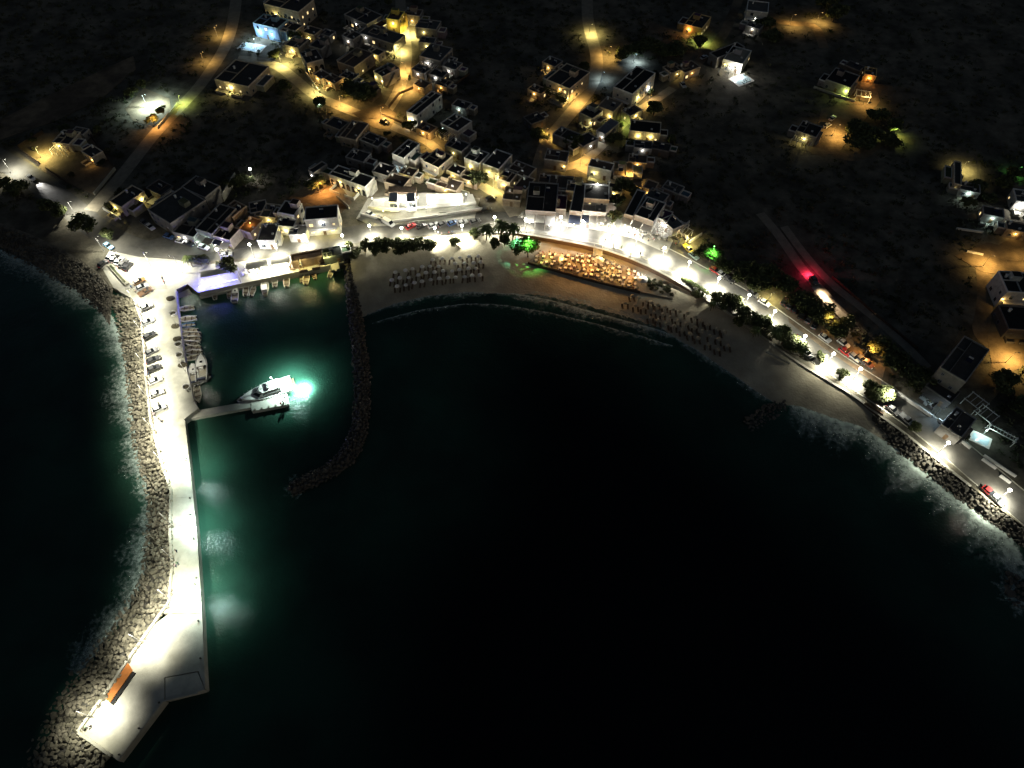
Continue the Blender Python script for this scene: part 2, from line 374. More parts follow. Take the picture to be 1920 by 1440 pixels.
# paved and bare patches
PATCH = [
 ('harbour_square', 'paving', [(205,470),(260,482),(330,487),(372,497),(372,549),(352,533),(330,543),(214,541),(190,500)]),
 ('north_quay_paving', 'concrete', [(372,549),(645,492),(648,472),(560,478),(460,490),(372,497)]),
 ('promenade', 'promenade', [(960,434),(1010,442),(1120,462),(1200,490),(1265,523),(1310,552),(1370,589),(1430,631),(1425,622),(1370,578),(1312,543),(1262,508),(1200,475),(1120,449),(1010,432),(965,424)]),
 ('restaurant_terrace', 'paving', [(970,408),(1000,412),(1060,424),(1130,433),(1190,448),(1250,475),(1262,452),(1235,415),(1170,402),(1060,398),(980,396)]),
 ('villa_forecourt', 'paving', [(668,410),(700,425),(800,419),(890,409),(900,372),(800,360),(690,372)]),
 ('orange_lot', 'dirt', [(540,372),(560,392),(575,380),(640,400),(660,380),(640,350),(580,345)]),
 ('walled_yard', 'dirt', [(35,277),(82,322),(178,366),(217,318),(160,245),(82,250)]),
 ('junction_apron', 'dirt', [(660,212),(700,240),(730,245),(745,215),(720,195)]),
 ('beach_car_park', 'dirt', [(1470,570),(1540,610),(1600,650),(1660,690),(1650,725),(1600,690),(1540,650),(1480,605)]),
 ('bare_yard', 'dirt', [(1540,205),(1600,185),(1640,150),(1650,190),(1600,250),(1570,290),(1520,290)]),
 ('east_plot', 'dirt', [(1790,480),(1850,455),(1930,470),(1930,512),(1870,515),(1840,510)]),
 ('lamp_plot', 'dirt', [(1850,625),(1930,610),(1940,680),(1890,700),(1860,690)]),
 ('tree_clearing', 'dirt', [(235,205),(270,165),(318,185),(322,212),(285,238),(250,228)]),
 ('south_parking', 'asphalt', [(250,462),(330,435),(440,450),(480,462),(380,478),(300,482)]),
 ('hill_terrace', 'dirt', [(0,225),(120,165),(250,105),(255,130),(190,185),(110,225),(0,262)]),
]
for name, mt, pl in PATCH:
    zr += .004
    tag(MB().prism([tuple(W(x,y)[:2]) for x,y in pl], T-.5, zr).build(name, M[mt]), kind='structure')
# kerbs and painted lines of the shore road
RL = smooth([W(x,y) for x,y in ROADS[0][3]])
def offset(P, o):
    out = []
    for i, p in enumerate(P):
        d = (P[min(i+1,len(P)-1)] - P[max(i-1,0)]).normalized(); out.append(p + Vector((-d.y, d.x, 0)) * o)
    return out
i0 = min(range(len(RL)), key=lambda i: (RL[i] - W(1010,420)).length)
for sgn, nm in ((1,'kerb'), (-1,'kerb')):
    tag(wallstrip(offset(RL[i0:], sgn * 4.65), .3, T, T+.14).build(nm, M['concrete']), kind='structure')
# ------------------------------------------------------------------ the mole and the jetties
mole_L = [(214,541),(252,562),(266,600),(272,660),(276,720),(284,790),(302,860),(322,922),(320,1000),(324,1060),(318,1130),(288,1172),(240,1240),(192,1312),(148,1372)]
mole_R = [(330,543),(334,590),(343,650),(352,700),(364,752),(372,766),(345,786),(353,850),(362,930),(369,1000),(374,1080),(379,1160),(382,1230),(385,1292),(372,1298),(308,1314),(222,1427)]
mole = empty('harbour_mole', W(320,900))
tag(mole, 'long curved concrete mole glaring white under its lamps, reaching out from the square', 'pier')
def slab(pl, z1, m, name='deck_slab', z0=-4):
    return rel(MB().prism([tuple(W(x,y,T)[:2]) for x,y in pl], z0, z1).build(name, m), mole)
def cut(y0, y1):
    def at(L_, y):
        for a, b in zip(L_, L_[1:]):
            if min(a[1],b[1]) <= y <= max(a[1],b[1]) and a[1] != b[1]:
                return (a[0] + (b[0]-a[0]) * (y-a[1]) / (b[1]-a[1]), y)
        return L_[-1]
    l = [at(mole_L, y0)] + [p for p in mole_L if y0 < p[1] < y1] + [at(mole_L, y1)]
    RR = [p for p in mole_R if not (p in ((372,766),(364,752)))]
    r = [at(RR, y0)] + [p for p in RR if y0 < p[1] < y1] + [at(RR, y1)]
    return l + r[::-1]
gap = .9
ys = [545,640,720,786,860,933,1010,1085,1150]
slab([(212,538),(330,540),(331,546),(224,546)], T+.055, M['concrete'])
for i, (a, b) in enumerate(zip(ys, ys[1:])): slab(cut(a + gap*.12, b - gap*.12), T + .05 + .012*(i % 2), M['concrete'])
slab([(343,650),(352,700),(364,752),(372,766),(345,786),(338,700)], T+.045, M['concrete'])
slab([(317,1151),(379,1151),(382,1230),(385,1292),(372,1258),(308,1270),(290,1260),(248,1240),(288,1172)], T+.05, M['concrete'])
slab([(288,1172),(240,1240),(192,1312),(148,1372),(222,1427),(308,1314),(308,1270),(290,1260),(248,1240)], T+.06, M['concrete'])
slab([(310,1271),(370,1260),(384,1293),(370,1297),(310,1312)], T-.05, M['concrete'])
rel(wallstrip([W(x,y) for x,y in [(328,545),(333,592),(342,651),(351,701),(363,753)]], .35, T+.06, T+.22).build('edge_kerb', M['concrete']), mole)
rel(wallstrip([W(x,y) for x,y in [(346,788),(352.5,850),(361.5,930),(368.5,1000),(373.5,1080),(378.5,1160),(381.5,1230),(384,1288)]], .35, T+.07, T+.24).build('edge_kerb', M['concrete']), mole)
rel(wallstrip([W(x,y) for x,y in [(222,1425),(262,1371),(305,1315),(371,1299)]], .35, T+.07, T+.24).build('edge_kerb', M['concrete']), mole)
rel(wallstrip([W(x,y) for x,y in mole_L[1:]], .6, T, T+.75).build('parapet', M['concrete']), mole)
rel(wallstrip([W(x,y) for x,y in [(149,1374),(210,1417)]], .6, T, T+.75).build('parapet', M['concrete']), mole)
jt = empty('finger_jetty', W(420,770,1.2)); tag(jt, 'narrow concrete finger jetty with a wider platform beside the white yacht', 'pier')
def jp(pl, z1, nm, m): rel(MB().prism([tuple(W(x,y,z1)[:2]) for x,y in pl], -4, z1).build(nm, m), jt)
jp([(347,787),(470,764),(470,752),(371,769)], 1.15, 'walkway', M['concrete'])
jp([(470,751),(472,771),(505,765),(541,758),(538,738),(505,744)], 1.3, 'platform', M['concrete'])
for k in range(5):
    a = W(478 + k*13, 768.5 - k*2.6, 1.3); rel(MB().box(a.x-.25,a.x+.25,a.y-.25,a.y+.25,1.3,1.62).build('bollard', M['darkconc']), jt)
qk = empty('north_quay', W(500,522)); tag(qk, 'low concrete quay along the cafes where small boats tie up', 'quay')
rel(wallstrip([W(x,y) for x,y in [(373,548),(645,491)]], .5, -3, T+.2).build('edge_kerb', M['concrete']), qk)
rel(MB().prism([tuple(W(x,y,1.0)[:2]) for x,y in [(374,551),(500,524),(500,529),(374,557)]], -3, 1.0).build('lower_step', M['concrete']), qk)
rel(MB().prism([tuple(W(x,y,1.4)[:2]) for x,y in [(545,512),(648,490),(650,478),(545,497)]], -3, T+.12).build('wooden_walk', M['wood']), qk)
rk = empty('slipway', W(355,540)); tag(rk, 'small concrete slipway at the corner between mole and quay', 'slipway')
rel(MB().add([W(331,546,.9),W(352,538,.9),W(366,560,-.6),W(338,568,-.6),W(331,546,-3),W(352,538,-3)], [(0,1,2,3),(0,4,5,1)]).build('ramp', M['concrete']), rk)

# rocks
rnd = random.Random(11)
ROCKS = []
def rock_mesh(i, m):
    bm = bmesh.new()
    for k in range(15):
        v = Vector((rnd.gauss(0,1), rnd.gauss(0,1), rnd.gauss(0,1))).normalized()
        bm.verts.new((v.x * rnd.uniform(.42,.6), v.y * rnd.uniform(.32,.5), v.z * rnd.uniform(.28,.42)))
    g = bmesh.ops.convex_hull(bm, input=bm.verts)
    bmesh.ops.delete(bm, geom=[v for v in bm.verts if not v.link_faces], context='VERTS')
    me = bpy.data.meshes.new('stone'); bm.to_mesh(me); bm.free(); me.materials.append(m); return me
SR = [rock_mesh(i, M['midstone']) for i in range(8)]; SM = [rock_mesh(i, M['stone']) for i in range(10)]; SD = [rock_mesh(i, M['darkstone']) for i in range(8)]
def rocks(name, label, top, low, zt, zlo, size, meshes, bankmat, nbest, tries, hump=0):
    A = smooth([W(x,y,zt) for x,y in top], 1); B = smooth([W(x,y,zlo) for x,y in low], 1)
    n = 220; A = resample(A, n); B = resample(B, n)
    root = empty(name, A[n//2]); tag(root, label, 'breakwater')
    rows = []
    for i in range(9):
        t = i / 8; rows.append([a.lerp(b, t) + Vector((0,0,hump*math.sin(math.pi*t) - .35)) for a, b in zip(A, B)])
    rel(MB().grid(rows).build('core', bankmat), root)
    cells = {}; out = []
    wid = [(a-b).length for a, b in zip(A, B)]; wm = max(wid)
    for _ in range(tries):
        i = rnd.randrange(n-1)
        if rnd.random() > wid[i] / wm: continue
        u = rnd.random(); t = rnd.uniform(-.01, 1.05)
        p = A[i].lerp(A[i+1], u).lerp(B[i].lerp(B[i+1], u), t); p.z += hump*math.sin(math.pi*min(1,max(0,t)))
        s = rnd.uniform(*size) * (1 if rnd.random() > .12 else 1.4)
        key = (int(p.x // 1.2), int(p.y // 1.2)); ok = True
        for dx in (-1,0,1):
            for dy in (-1,0,1):
                for q, sq in cells.get((key[0]+dx, key[1]+dy), ()):
                    if (q - p).length < .36 * (s + sq): ok = False
        if not ok: continue
        cells.setdefault(key, []).append((p, s)); out.append((p, s))
    def score(e):
        x, y = img(e[0]); return e[1] * scale_at(e[0]) * (1 if -5 < x < 1925 and -5 < y < 1445 else .01)
    out.sort(key=score, reverse=True)
    rest = MB()
    for k, (p, s) in enumerate(out):
        me = meshes[rnd.randrange(len(meshes))]; e = (rnd.uniform(-.5,.5), rnd.uniform(-.5,.5), rnd.uniform(0,6.3))
        if k < nbest:
            o = link('stone', me); o.location = p - Vector(root.location); o.rotation_euler = e; o.scale = (s*1.15, s*1.15, s*1.1); o.parent = root
        else:
            Mx = Matrix.Translation(p) @ Matrix.Rotation(e[2],4,'Z') @ Matrix.Rotation(e[0],4,'X') @ Matrix.Diagonal((s*1.15,s*1.15,s*1.1,1))
            rest.add([Mx @ v.co for v in me.vertices], [tuple(f.vertices) for f in me.polygons])
    tag(rel(rest.build('stone_mass', meshes[0].materials[0]), root), kind='stuff')
    return len(out)
mole_low = [(190,548),(214,590),(226,650),(232,700),(240,780),(246,840),(268,905),(276,960),(268,1040),(256,1100),(206,1175),(146,1255),(96,1325),(60,1400),(40,1470),(150,1480)]
rocks('mole_armour', 'broad bank of pale armour stones on the open-sea side of the mole', mole_L[1:] + [(160,1385),(205,1420)], mole_low, T+.45, -.35, (.9,1.6), SM, M['darkstone'], 300, 26000)
rocks('inner_breakwater', 'thin dark hooked breakwater of loose rocks between boat basin and beach',
      [(646,498),(650,560),(656,620),(664,690),(666,760),(655,820),(620,868),(575,890),(540,908)],
      [(662,498),(672,560),(682,620),(692,690),(692,770),(682,840),(650,880),(600,905),(548,930)], .9, .3, (.8,1.5), SD, M['darkstone'], 140, 9000, hump=1.2)
rocks('shore_revetment', 'dark rock revetment below the shore road at the right',
      [(1636,776),(1690,812),(1752,862),(1812,910),(1872,956),(1932,1001),(2010,1060)],
      [(1638,800),(1668,838),(1722,880),(1782,930),(1842,972),(1896,1010),(1960,1075)], T-.1, -.3, (.8,1.5), SR, M['darkstone'], 200, 9000)
rocks('shore_stones', 'scatter of dull stones over the dark western shore', [(-20,420),(60,446),(120,474),(175,508),(208,540)], [(-20,458),(60,498),(110,530),(160,562),(200,598)], T-.1, -.1, (.4,1.2), SR, M['pebble'], 80, 1500)
rocks('offshore_reef', 'low dark reef of rocks off the right shore', [(1885,1070),(1905,1085),(1950,1090)], [(1890,1125),(1905,1140),(1960,1145)], .3, -.3, (1,2), SD, M['darkstone'], 30, 600)
rocks('beach_rocks', 'patch of low dark rocks where the beach meets the right shore', [(1395,790),(1430,762),(1468,748)], [(1405,812),(1440,792),(1478,765)], .25, -.3, (.7,1.5), SD, M['darkstone'], 40, 700)

# surf
def surf(name, line, w_in, w_out, m, z=.03, n=140):
    P = resample(smooth([W(x,y,0) for x,y in line], 2), n); rows = []
    rr = random.Random(5); ph = [rr.uniform(0,6.3) for _ in range(4)]
    for v in (0,.25,.5,.75,1):
        row = []
        for i, p in enumerate(P):
            d = (P[min(i+1,n-1)] - P[max(i-1,0)]).normalized(); nn = Vector((d.y, -d.x, 0))
            wob = 1 + .35*math.sin(i*.31+ph[0]) + .3*math.sin(i*.13+ph[1]) + .2*math.sin(i*.9+ph[2])
            row.append(p + nn * (-w_in + v * (w_in + w_out * wob)) + Vector((0,0,z)))
        rows.append(row)
    b = MB().grid(rows); me = b.mesh(name, m); uv = me.uv_layers.new(name='UVMap')
    for f in me.polygons:
        for li in f.loop_indices:
            vi = me.loops[li].vertex_index; uv.data[li].uv = ((vi % n) / (n-1), (vi // n) / 4)
    return tag(link(name, me), 'white surf breaking along the shore', None, None, 'stuff')
surf('mole_surf', [(-20,470),(50,498),(100,528),(150,558),(190,585),(214,625),(228,690),(238,770),(246,840),(266,905),(274,960),(266,1050),(250,1105),(200,1180),(140,1262)], 2.5, 5.5, M['foam'])
surf('west_surf', [(-60,462),(50,500),(110,536),(160,566),(200,600),(216,660)], 3, 8, M['foamthin'], z=.05)
surf('beach_surf', [(690,592),(740,570),(800,555),(880,547),(960,553),(1040,569),(1100,586),(1170,606),(1240,624),(1300,652),(1360,692),(1420,734),(1448,752)], 1.4, 2.2, M['foamrich'])
surf('beach_backwash', [(960,556),(1040,570),(1110,586),(1180,604),(1250,622),(1320,655),(1380,700),(1440,748)], 7.0, 8.5, M['foamthin'], z=.05)
surf('revetment_surf', [(1478,756),(1540,782),(1600,800),(1650,824),(1712,876),(1776,928),(1840,974),(1894,1012),(1915,1060)], 2, 9, M['foamrich'], z=.06)
surf('revetment_backwash', [(1460,752),(1540,790),(1600,815),(1650,840),(1712,890),(1776,940),(1840,985),(1890,1030),(1900,1080)], 3, 12, M['foamthin'], z=.04)
surf('outer_wave', [(700,610),(760,590),(830,577),(900,572),(970,578),(1050,594),(1120,612),(1190,630),(1260,652)], 1.2, 2.6, M['foamthin'], z=.04)
surf('reef_surf', [(1930,1060),(1890,1075),(1878,1110),(1895,1140),(1935,1150)], 3, 3, M['foam'], z=.05)
surf('breakwater_surf', [(560,890),(540,905),(538,925),(560,935)], 2, 3, M['foamthin'], z=.05)

# ------------------------------------------------------------------ lamps
def add_light(par, loc, kind, watts, rad=.2, spot=None, spec=1.0):
    l = bpy.data.lights.new('lamp_light', 'SPOT' if spot else 'POINT'); l.energy = watts; l.color = LC[kind]; l.shadow_soft_size = rad; l.specular_factor = spec
    if spot: l.spot_size = R(spot); l.spot_blend = .9
    o = bpy.data.objects.new('lamp_light', l); COL.objects.link(o); o.parent = par; o.location = loc; return o
_pm = {}
def street_lamp(x, y, h, kind, watts, label, rz=0., z=T, arm=1.1, group=None, style='arm', spot=None):
    p = W(x, y, z); r = empty('street_lamp', p, rz)
    if h < 4.7: arm = .55
    key = (round(h,1), style)
    if key not in _pm:
        pole = MB().cyl((0,0,0),(0,0,.25),.16,.16,8).cyl((0,0,.25),(0,0,h),.085,.05,8)
        a = MB()
        if style == 'arm': a.cyl((0,0,h-.1),(arm,0,h+.15),.045,.04,6)
        else: a.cyl((0,0,h),(0,0,h+.12),.12,.12,8)
        _pm[key] = (pole.mesh('pole', M['metal']), a.mesh('arm', M['metal']))
    link('pole', _pm[key][0], r); link('arm', _pm[key][1], r)
    hk = ('head', kind, style)
    if hk not in _pm:
        hd = MB()
        if style == 'globe':
            b_ = bmesh.new(); bmesh.ops.create_uvsphere(b_, u_segments=12, v_segments=8, radius=.46); hd.add([v.co for v in b_.verts], [tuple(v.index for v in f.verts) for f in b_.faces], 1); b_.free()
        elif style == 'arm': hd.box(-.15,.5,-.14,.14,.0,.12, 0); hd.box(-.05,.45,-.11,.11,-.04,-.002, 1)
        else: hd.cyl((0,0,0),(0,0,.32),.17,.24,8,1); hd.cyl((0,0,.33),(0,0,.42),.3,.1,8,0)
        _pm[hk] = hd.mesh('lamp_head', [M['metal'], LM[kind]])
    o = link('lamp_head', _pm[hk], r); off = (arm - .1, 0, h + .12) if style == 'arm' else (0,0,h+.5); o.location = off
    if style == 'globe': o.visible_shadow = True
    add_light(r, (off[0] + .2, 0, off[2] - .2) if style == 'arm' else (.3, 0, h + .05), kind, watts, .15, spot, .06 if ('basin edge' in label or 'mole edge' in label) else 1.0)
    return tag(r, label, 'lamp', group)
LAMPS = [
 # mole, on the parapet side; x, y, height, colour, watts
 *[(x, y, 8.5, 'w', w_, ORD[i] + ' lamp from the square along the parapet of the mole', 0, T) for i, (x, y, w_) in enumerate(
   [(258,575,11000),(271,630,10000),(275,690,10000),(280,750,10000),(290,810,11000),(309,872,12000),(322,985,2600),(326,1050,1800),(320,1125,12000),(268,1205,16000),(176,1345,15000)])],
 *[(x, y, 6.5, 'c', w_, ORD[i] + ' lamp from the jetty on the basin edge of the mole', 0, T) for i, (x, y, w_) in enumerate([(358,885,6000),(367,985,9500),(375.5,1112,11000)])],
 *[(x, y, 5.2, k, w_, ORD[i] + ' added boat light from the left on the edge of the north quay', -1.6, T) for i, (x, y, k, w_) in enumerate([(452,529,'w',500),(510,516,'w',1700),(568,505,'y',700),(618,494,'y',500)])],  # added to brighten the boats lying in the quay's shadow
 (333,612,6,'w',1700,'added light on the mole edge above the tight raft of boats', 0, T),  # this and the next are added to brighten boats along the mole
 (350,700,6,'w',1700,'added light on the mole edge beside the two motor boats', 0, T),
 (196,472, 7,'w',9000,'lamp beside the big dark tree at the western road bend', 0, T),
 (232,505, 8,'w',12000,'lamp over the parked cars where the mole begins', 0, T),
 (290,510, 9,'w',15000,'tall lamp in the middle of the bright harbour square', 0, T),
 (342,512, 8,'w',9000,'lamp by the steps at the corner of the basin', 3.1, T),
 (22,324, 6,'w',15000,'lamp at the far left end of the shore road', 0, T),
 (142,402, 6,'w',12000,'lamp between dark bushes on the western shore road', 0, T),
 (418,492, 5,'w',1800,'lamp behind the blue-lit cafe', 0, T),
 (478,483, 5,'w',5000,'lamp over the white cafe canopies on the quay', 0, T),
 (525,484, 5,'w',8500,'lamp at the east end of the white cafe canopies', 0, T),
 (578,466, 5,'w',6500,'lamp on the road above the brown pergola roof', 0, T),
 (648,466, 5,'w',9000,'lamp between the dark kiosk and the first beach trees', 0, T),
 (698,448, 5,'w',7500,'lamp at the top of the beach between two clumps of tamarisk', 0, T),
 (757,452, 5,'w',6500,'lamp left of the second clump of beach tamarisk', 0, 2.3),
 (818,452, 5,'w',7500,'lamp right of the second clump of beach tamarisk', 0, 2.3),
 (868,448, 5,'w',7500,'lamp on open sand above the straw parasols', 0, 2.3),
 (928,432, 5,'w',5500,'lamp between the dark palms at the end of the beach', 0, T),
 (985,436, 5,'w',4200,'lamp beside the green-lit round tree', 0, T),
 *[(x, y, 4.6, 'w', w_, ORD[i] + ' promenade lamp counted from the stone stair eastward', 1.2, T) for i, (x, y, w_) in enumerate(
   [(1146,450,9500),(1190,467,9000),(1240,489,9500),(1286,516,13000),(1340,546,13000),(1395,577,7000),(1442,607,8500),(1497,653,9000),(1549,686,11000),(1598,714,9500),(1655,755,6500),(1757,851,6500),(1868,938,7500)])],
 (1050,432,5,'s',5500,'left of two lamps above the beach dining terrace', 0, T),
 (1090,440,5,'s',5500,'right of two lamps above the beach dining terrace', 0, T),
 (78,296, 6,'y',2600,'yellow lamp inside the walled yard at the left', 0, T),
 (290,238, 5,'o',1100,'orange lamp on the valley lane below the cold-lit trees', 0, T),
 (340,196, 4,'l',650,'greenish lamp on a pole beside the valley lane', 0, T),
 (383,118, 5,'a',500,'lower of two amber lamps left of the valley lane', 0, T),
 (408,68, 5,'a',900,'upper of two amber lamps left of the valley lane', 0, T),
 (528,122, 6,'y',2600,'yellow lamp at the bend of the village lane', 0, T),
 (590,176, 5,'y',1500,'amber lamp on the village lane below the arched house', 0, T),
 (640,200, 5,'a',1700,'amber lamp on the village lane before the junction', 0, T),
 (716,222, 6,'a',2900,'amber lamp at the three-way lane junction', 0, T),
 (757,172, 5,'a',2400,'amber lamp halfway up the steep village lane', 0, T),
 (768,66, 5,'y',4200,'amber lamp at the top of the steep village lane', 0, T),
 (762,138, 5,'a',1900,'amber lamp in the middle of the steep village lane', 3.1, T),
 (746,100, 4,'y',2200,'low amber lamp on the left of the steep village lane', 0, T),
 (800,272, 5,'a',900,'amber lamp on the back lane between two houses', 0, T),
 (925,352, 5,'y',1900,'yellow lamp on the back lane by the terraced houses', 0, T),
 (1104,66, 6,'y',1500,'amber lamp alone at the top of the hill lane', 0, T),
 (1138,108, 6,'a',1900,'amber lamp at the bend of the hill lane', 0, T),
 (1078,196, 5,'a',1400,'amber lamp on the hill lane below the balconied house', 0, T),
 (1020,262, 5,'a',1000,'amber lamp beside the dry tree on the hill lane', 0, T),
 (1088,310, 5,'a',2300,'amber lamp at the foot of the stair lane', 0, T),
 (1215,195, 4,'a',900,'amber lamp along the terrace of the long balconied house', 0, T),
 (1165,240, 4,'l',450,'pale green lamp at the bend of the stair lane', 0, T),
 (1175,340, 4,'a',1300,'amber lamp by the courtyard with chairs', 0, T),
 (1188,118, 4,'k',4500,'cold white lamp behind the large black-roofed house', 0, T),
 (1128,152, 4,'k',2000,'cold white lamp on the lane beside the black-roofed house', 0, T),
 (1312,82, 4,'l',1300,'lime-coloured lamp beside a tree on the farm track', 0, T),
 (1480,48, 5,'a',700,'left of two amber lamps on the upper track', 0, T),
 (1530,44, 5,'a',1000,'right of two amber lamps on the upper track', 0, T),
 (1618,196, 5,'a',900,'amber lamp behind the white pergola in the bare yard', 0, T),
 (1560,255, 6,'a',1500,'amber lamp in the middle of the bare yard', 0, T),
 (1670,258, 4,'l',600,'pale green lamp on the loop track', 0, T),
 (1842,500, 6,'a',1700,'amber lamp in the dirt plot at the right edge', 0, T),
 (1885,680, 6,'a',2400,'amber lamp behind the tall dark building', 0, T),
 (1918,490, 6,'a',700,'amber lamp at the far right of the dirt plot', 0, T),
 (278,202, 6,'c',40000,'very bright cold lamp among the trees at upper left', 0, T),
 (600,212, 4,'c',700,'cold lamp in the dark garden below the village lane', 0, T),
 (1750,782, 5,'k',1500,'cold lamp at the gate beside the right shore road', 0, T),
 (1618,668, 5,'o',900,'orange lamp over the cars parked beside the shore road', 0, T),
 (1540,610, 5,'a',350,'dim amber lamp above the dark parked cars', 0, T),
 (1440,565, 4,'y',700,'yellow lamp where the cars start on the shore road', 0, T),
 (600,362, 5,'o',1700,'orange lamp in the dirt lot behind the white balconied house', 0, T),
 (455,412, 3.5,'o',350,'orange lamp in the narrow court between quay houses', 0, T),
 (1900,330, 4,'g',500,'green lamp among trees at the right edge', 0, T),
 (1802,320, 4,'y',900,'yellow lamp beside the narrow yellow-lit house', 0, T),
 (478,342, 3,'s',350,'white lamp in the garden behind the quay houses', 0, T),
 (1288,462, 4,'y',1300,'warm lamp at the last restaurant on the promenade', 0, T),
]
for L_ in LAMPS:
    a_ = list(L_[:8])
    onmole = 'parapet of the mole' in a_[5]; outer = a_[1] > 1150
    prom = 'promenade lamp' in a_[5]
    if a_[3] in 'ayol':
        a_[2] = min(a_[2], 5.0); a_[4] *= 4.6
    if onmole and not outer: a_[4] *= 1.5
    if prom or (a_[3] in 'ws' and a_[0] > 400 and a_[2] <= 5):
        a_[2] = 5.6; w0 = a_[4] * 1.2; a_[4] = w0 * .85
        o = street_lamp(*a_, spot=150, style='globe'); q = add_light(o, (-.3, 0, 5.62), a_[3], w0 * 2.4, .2, 92)
    else:
        street_lamp(*a_, spot=112 if outer else 130 if onmole else 150 if a_[3] in 'ws' else 158)

# ------------------------------------------------------------------ houses
_win = {}
def win_mesh(w_, h_, lit, side):
    k = (w_, h_, lit)
    if k not in _win:
        fr = MB()
        for x0,x1,z0,z1 in ((-w_/2-.08,w_/2+.08,-.1,0),(-w_/2-.08,w_/2+.08,h_,h_+.08),(-w_/2-.08,-w_/2,0,h_),(w_/2,w_/2+.08,0,h_),(-.03,.03,0,h_)): fr.box(x0,x1,-.07,.02,z0,z1)
        _win[k] = (fr.mesh('window', M['trim']), MB().box(-w_/2,w_/2,-.03,.01,0,h_).mesh('pane', M['litglass'] if lit else M['glass']))
    return _win[k]
DOORM = MB().box(-.5,.5,-.06,.02,0,2.1).mesh('door', M['door']); HANDM = MB().box(.32,.40,-.12,-.061,1.0,1.1).mesh('handle', M['metal'])
TANKM = MB().cyl((-.65,0,.75),(.65,0,.75),.26,.26,10).box(-.6,-.55,-.2,.2,0,.6).box(.55,.6,-.2,.2,0,.6).mesh('water_tank', M['tank'])
PANM = MB().add([(-.8,-.3,.62),(.8,-.3,.62),(.8,-1.4,.1),(-.8,-1.4,.1),(-.8,-.3,.56),(.8,-.3,.56),(.8,-1.4,.04),(-.8,-1.4,.04)], [(0,3,2,1),(4,5,6,7),(0,1,5,4),(2,3,7,6),(1,2,6,5),(3,0,4,7)]).mesh('solar_panel', M['panel'])
CHIM = MB().box(-.3,.3,-.3,.3,0,1.1).box(-.4,.4,-.4,.4,1.1,1.22).mesh('chimney', M['white'])
ACM = MB().box(-.42,.42,-.16,.16,0,.62).cyl((0,-.17,.31),(0,-.2,.31),.24,.24,10).mesh('air_conditioner', M['tank'])
hr = random.Random(21)
ROADPTS = [(p, w_) for _,w_,_,pl in ROADS for p in resample(smooth([W(x,y) for x,y in pl], 1), 120)]
def off_road(p, m=1.6): return all((p.x-q.x)**2 + (p.y-q.y)**2 > (w_*.5 + m)**2 for q, w_ in ROADPTS)
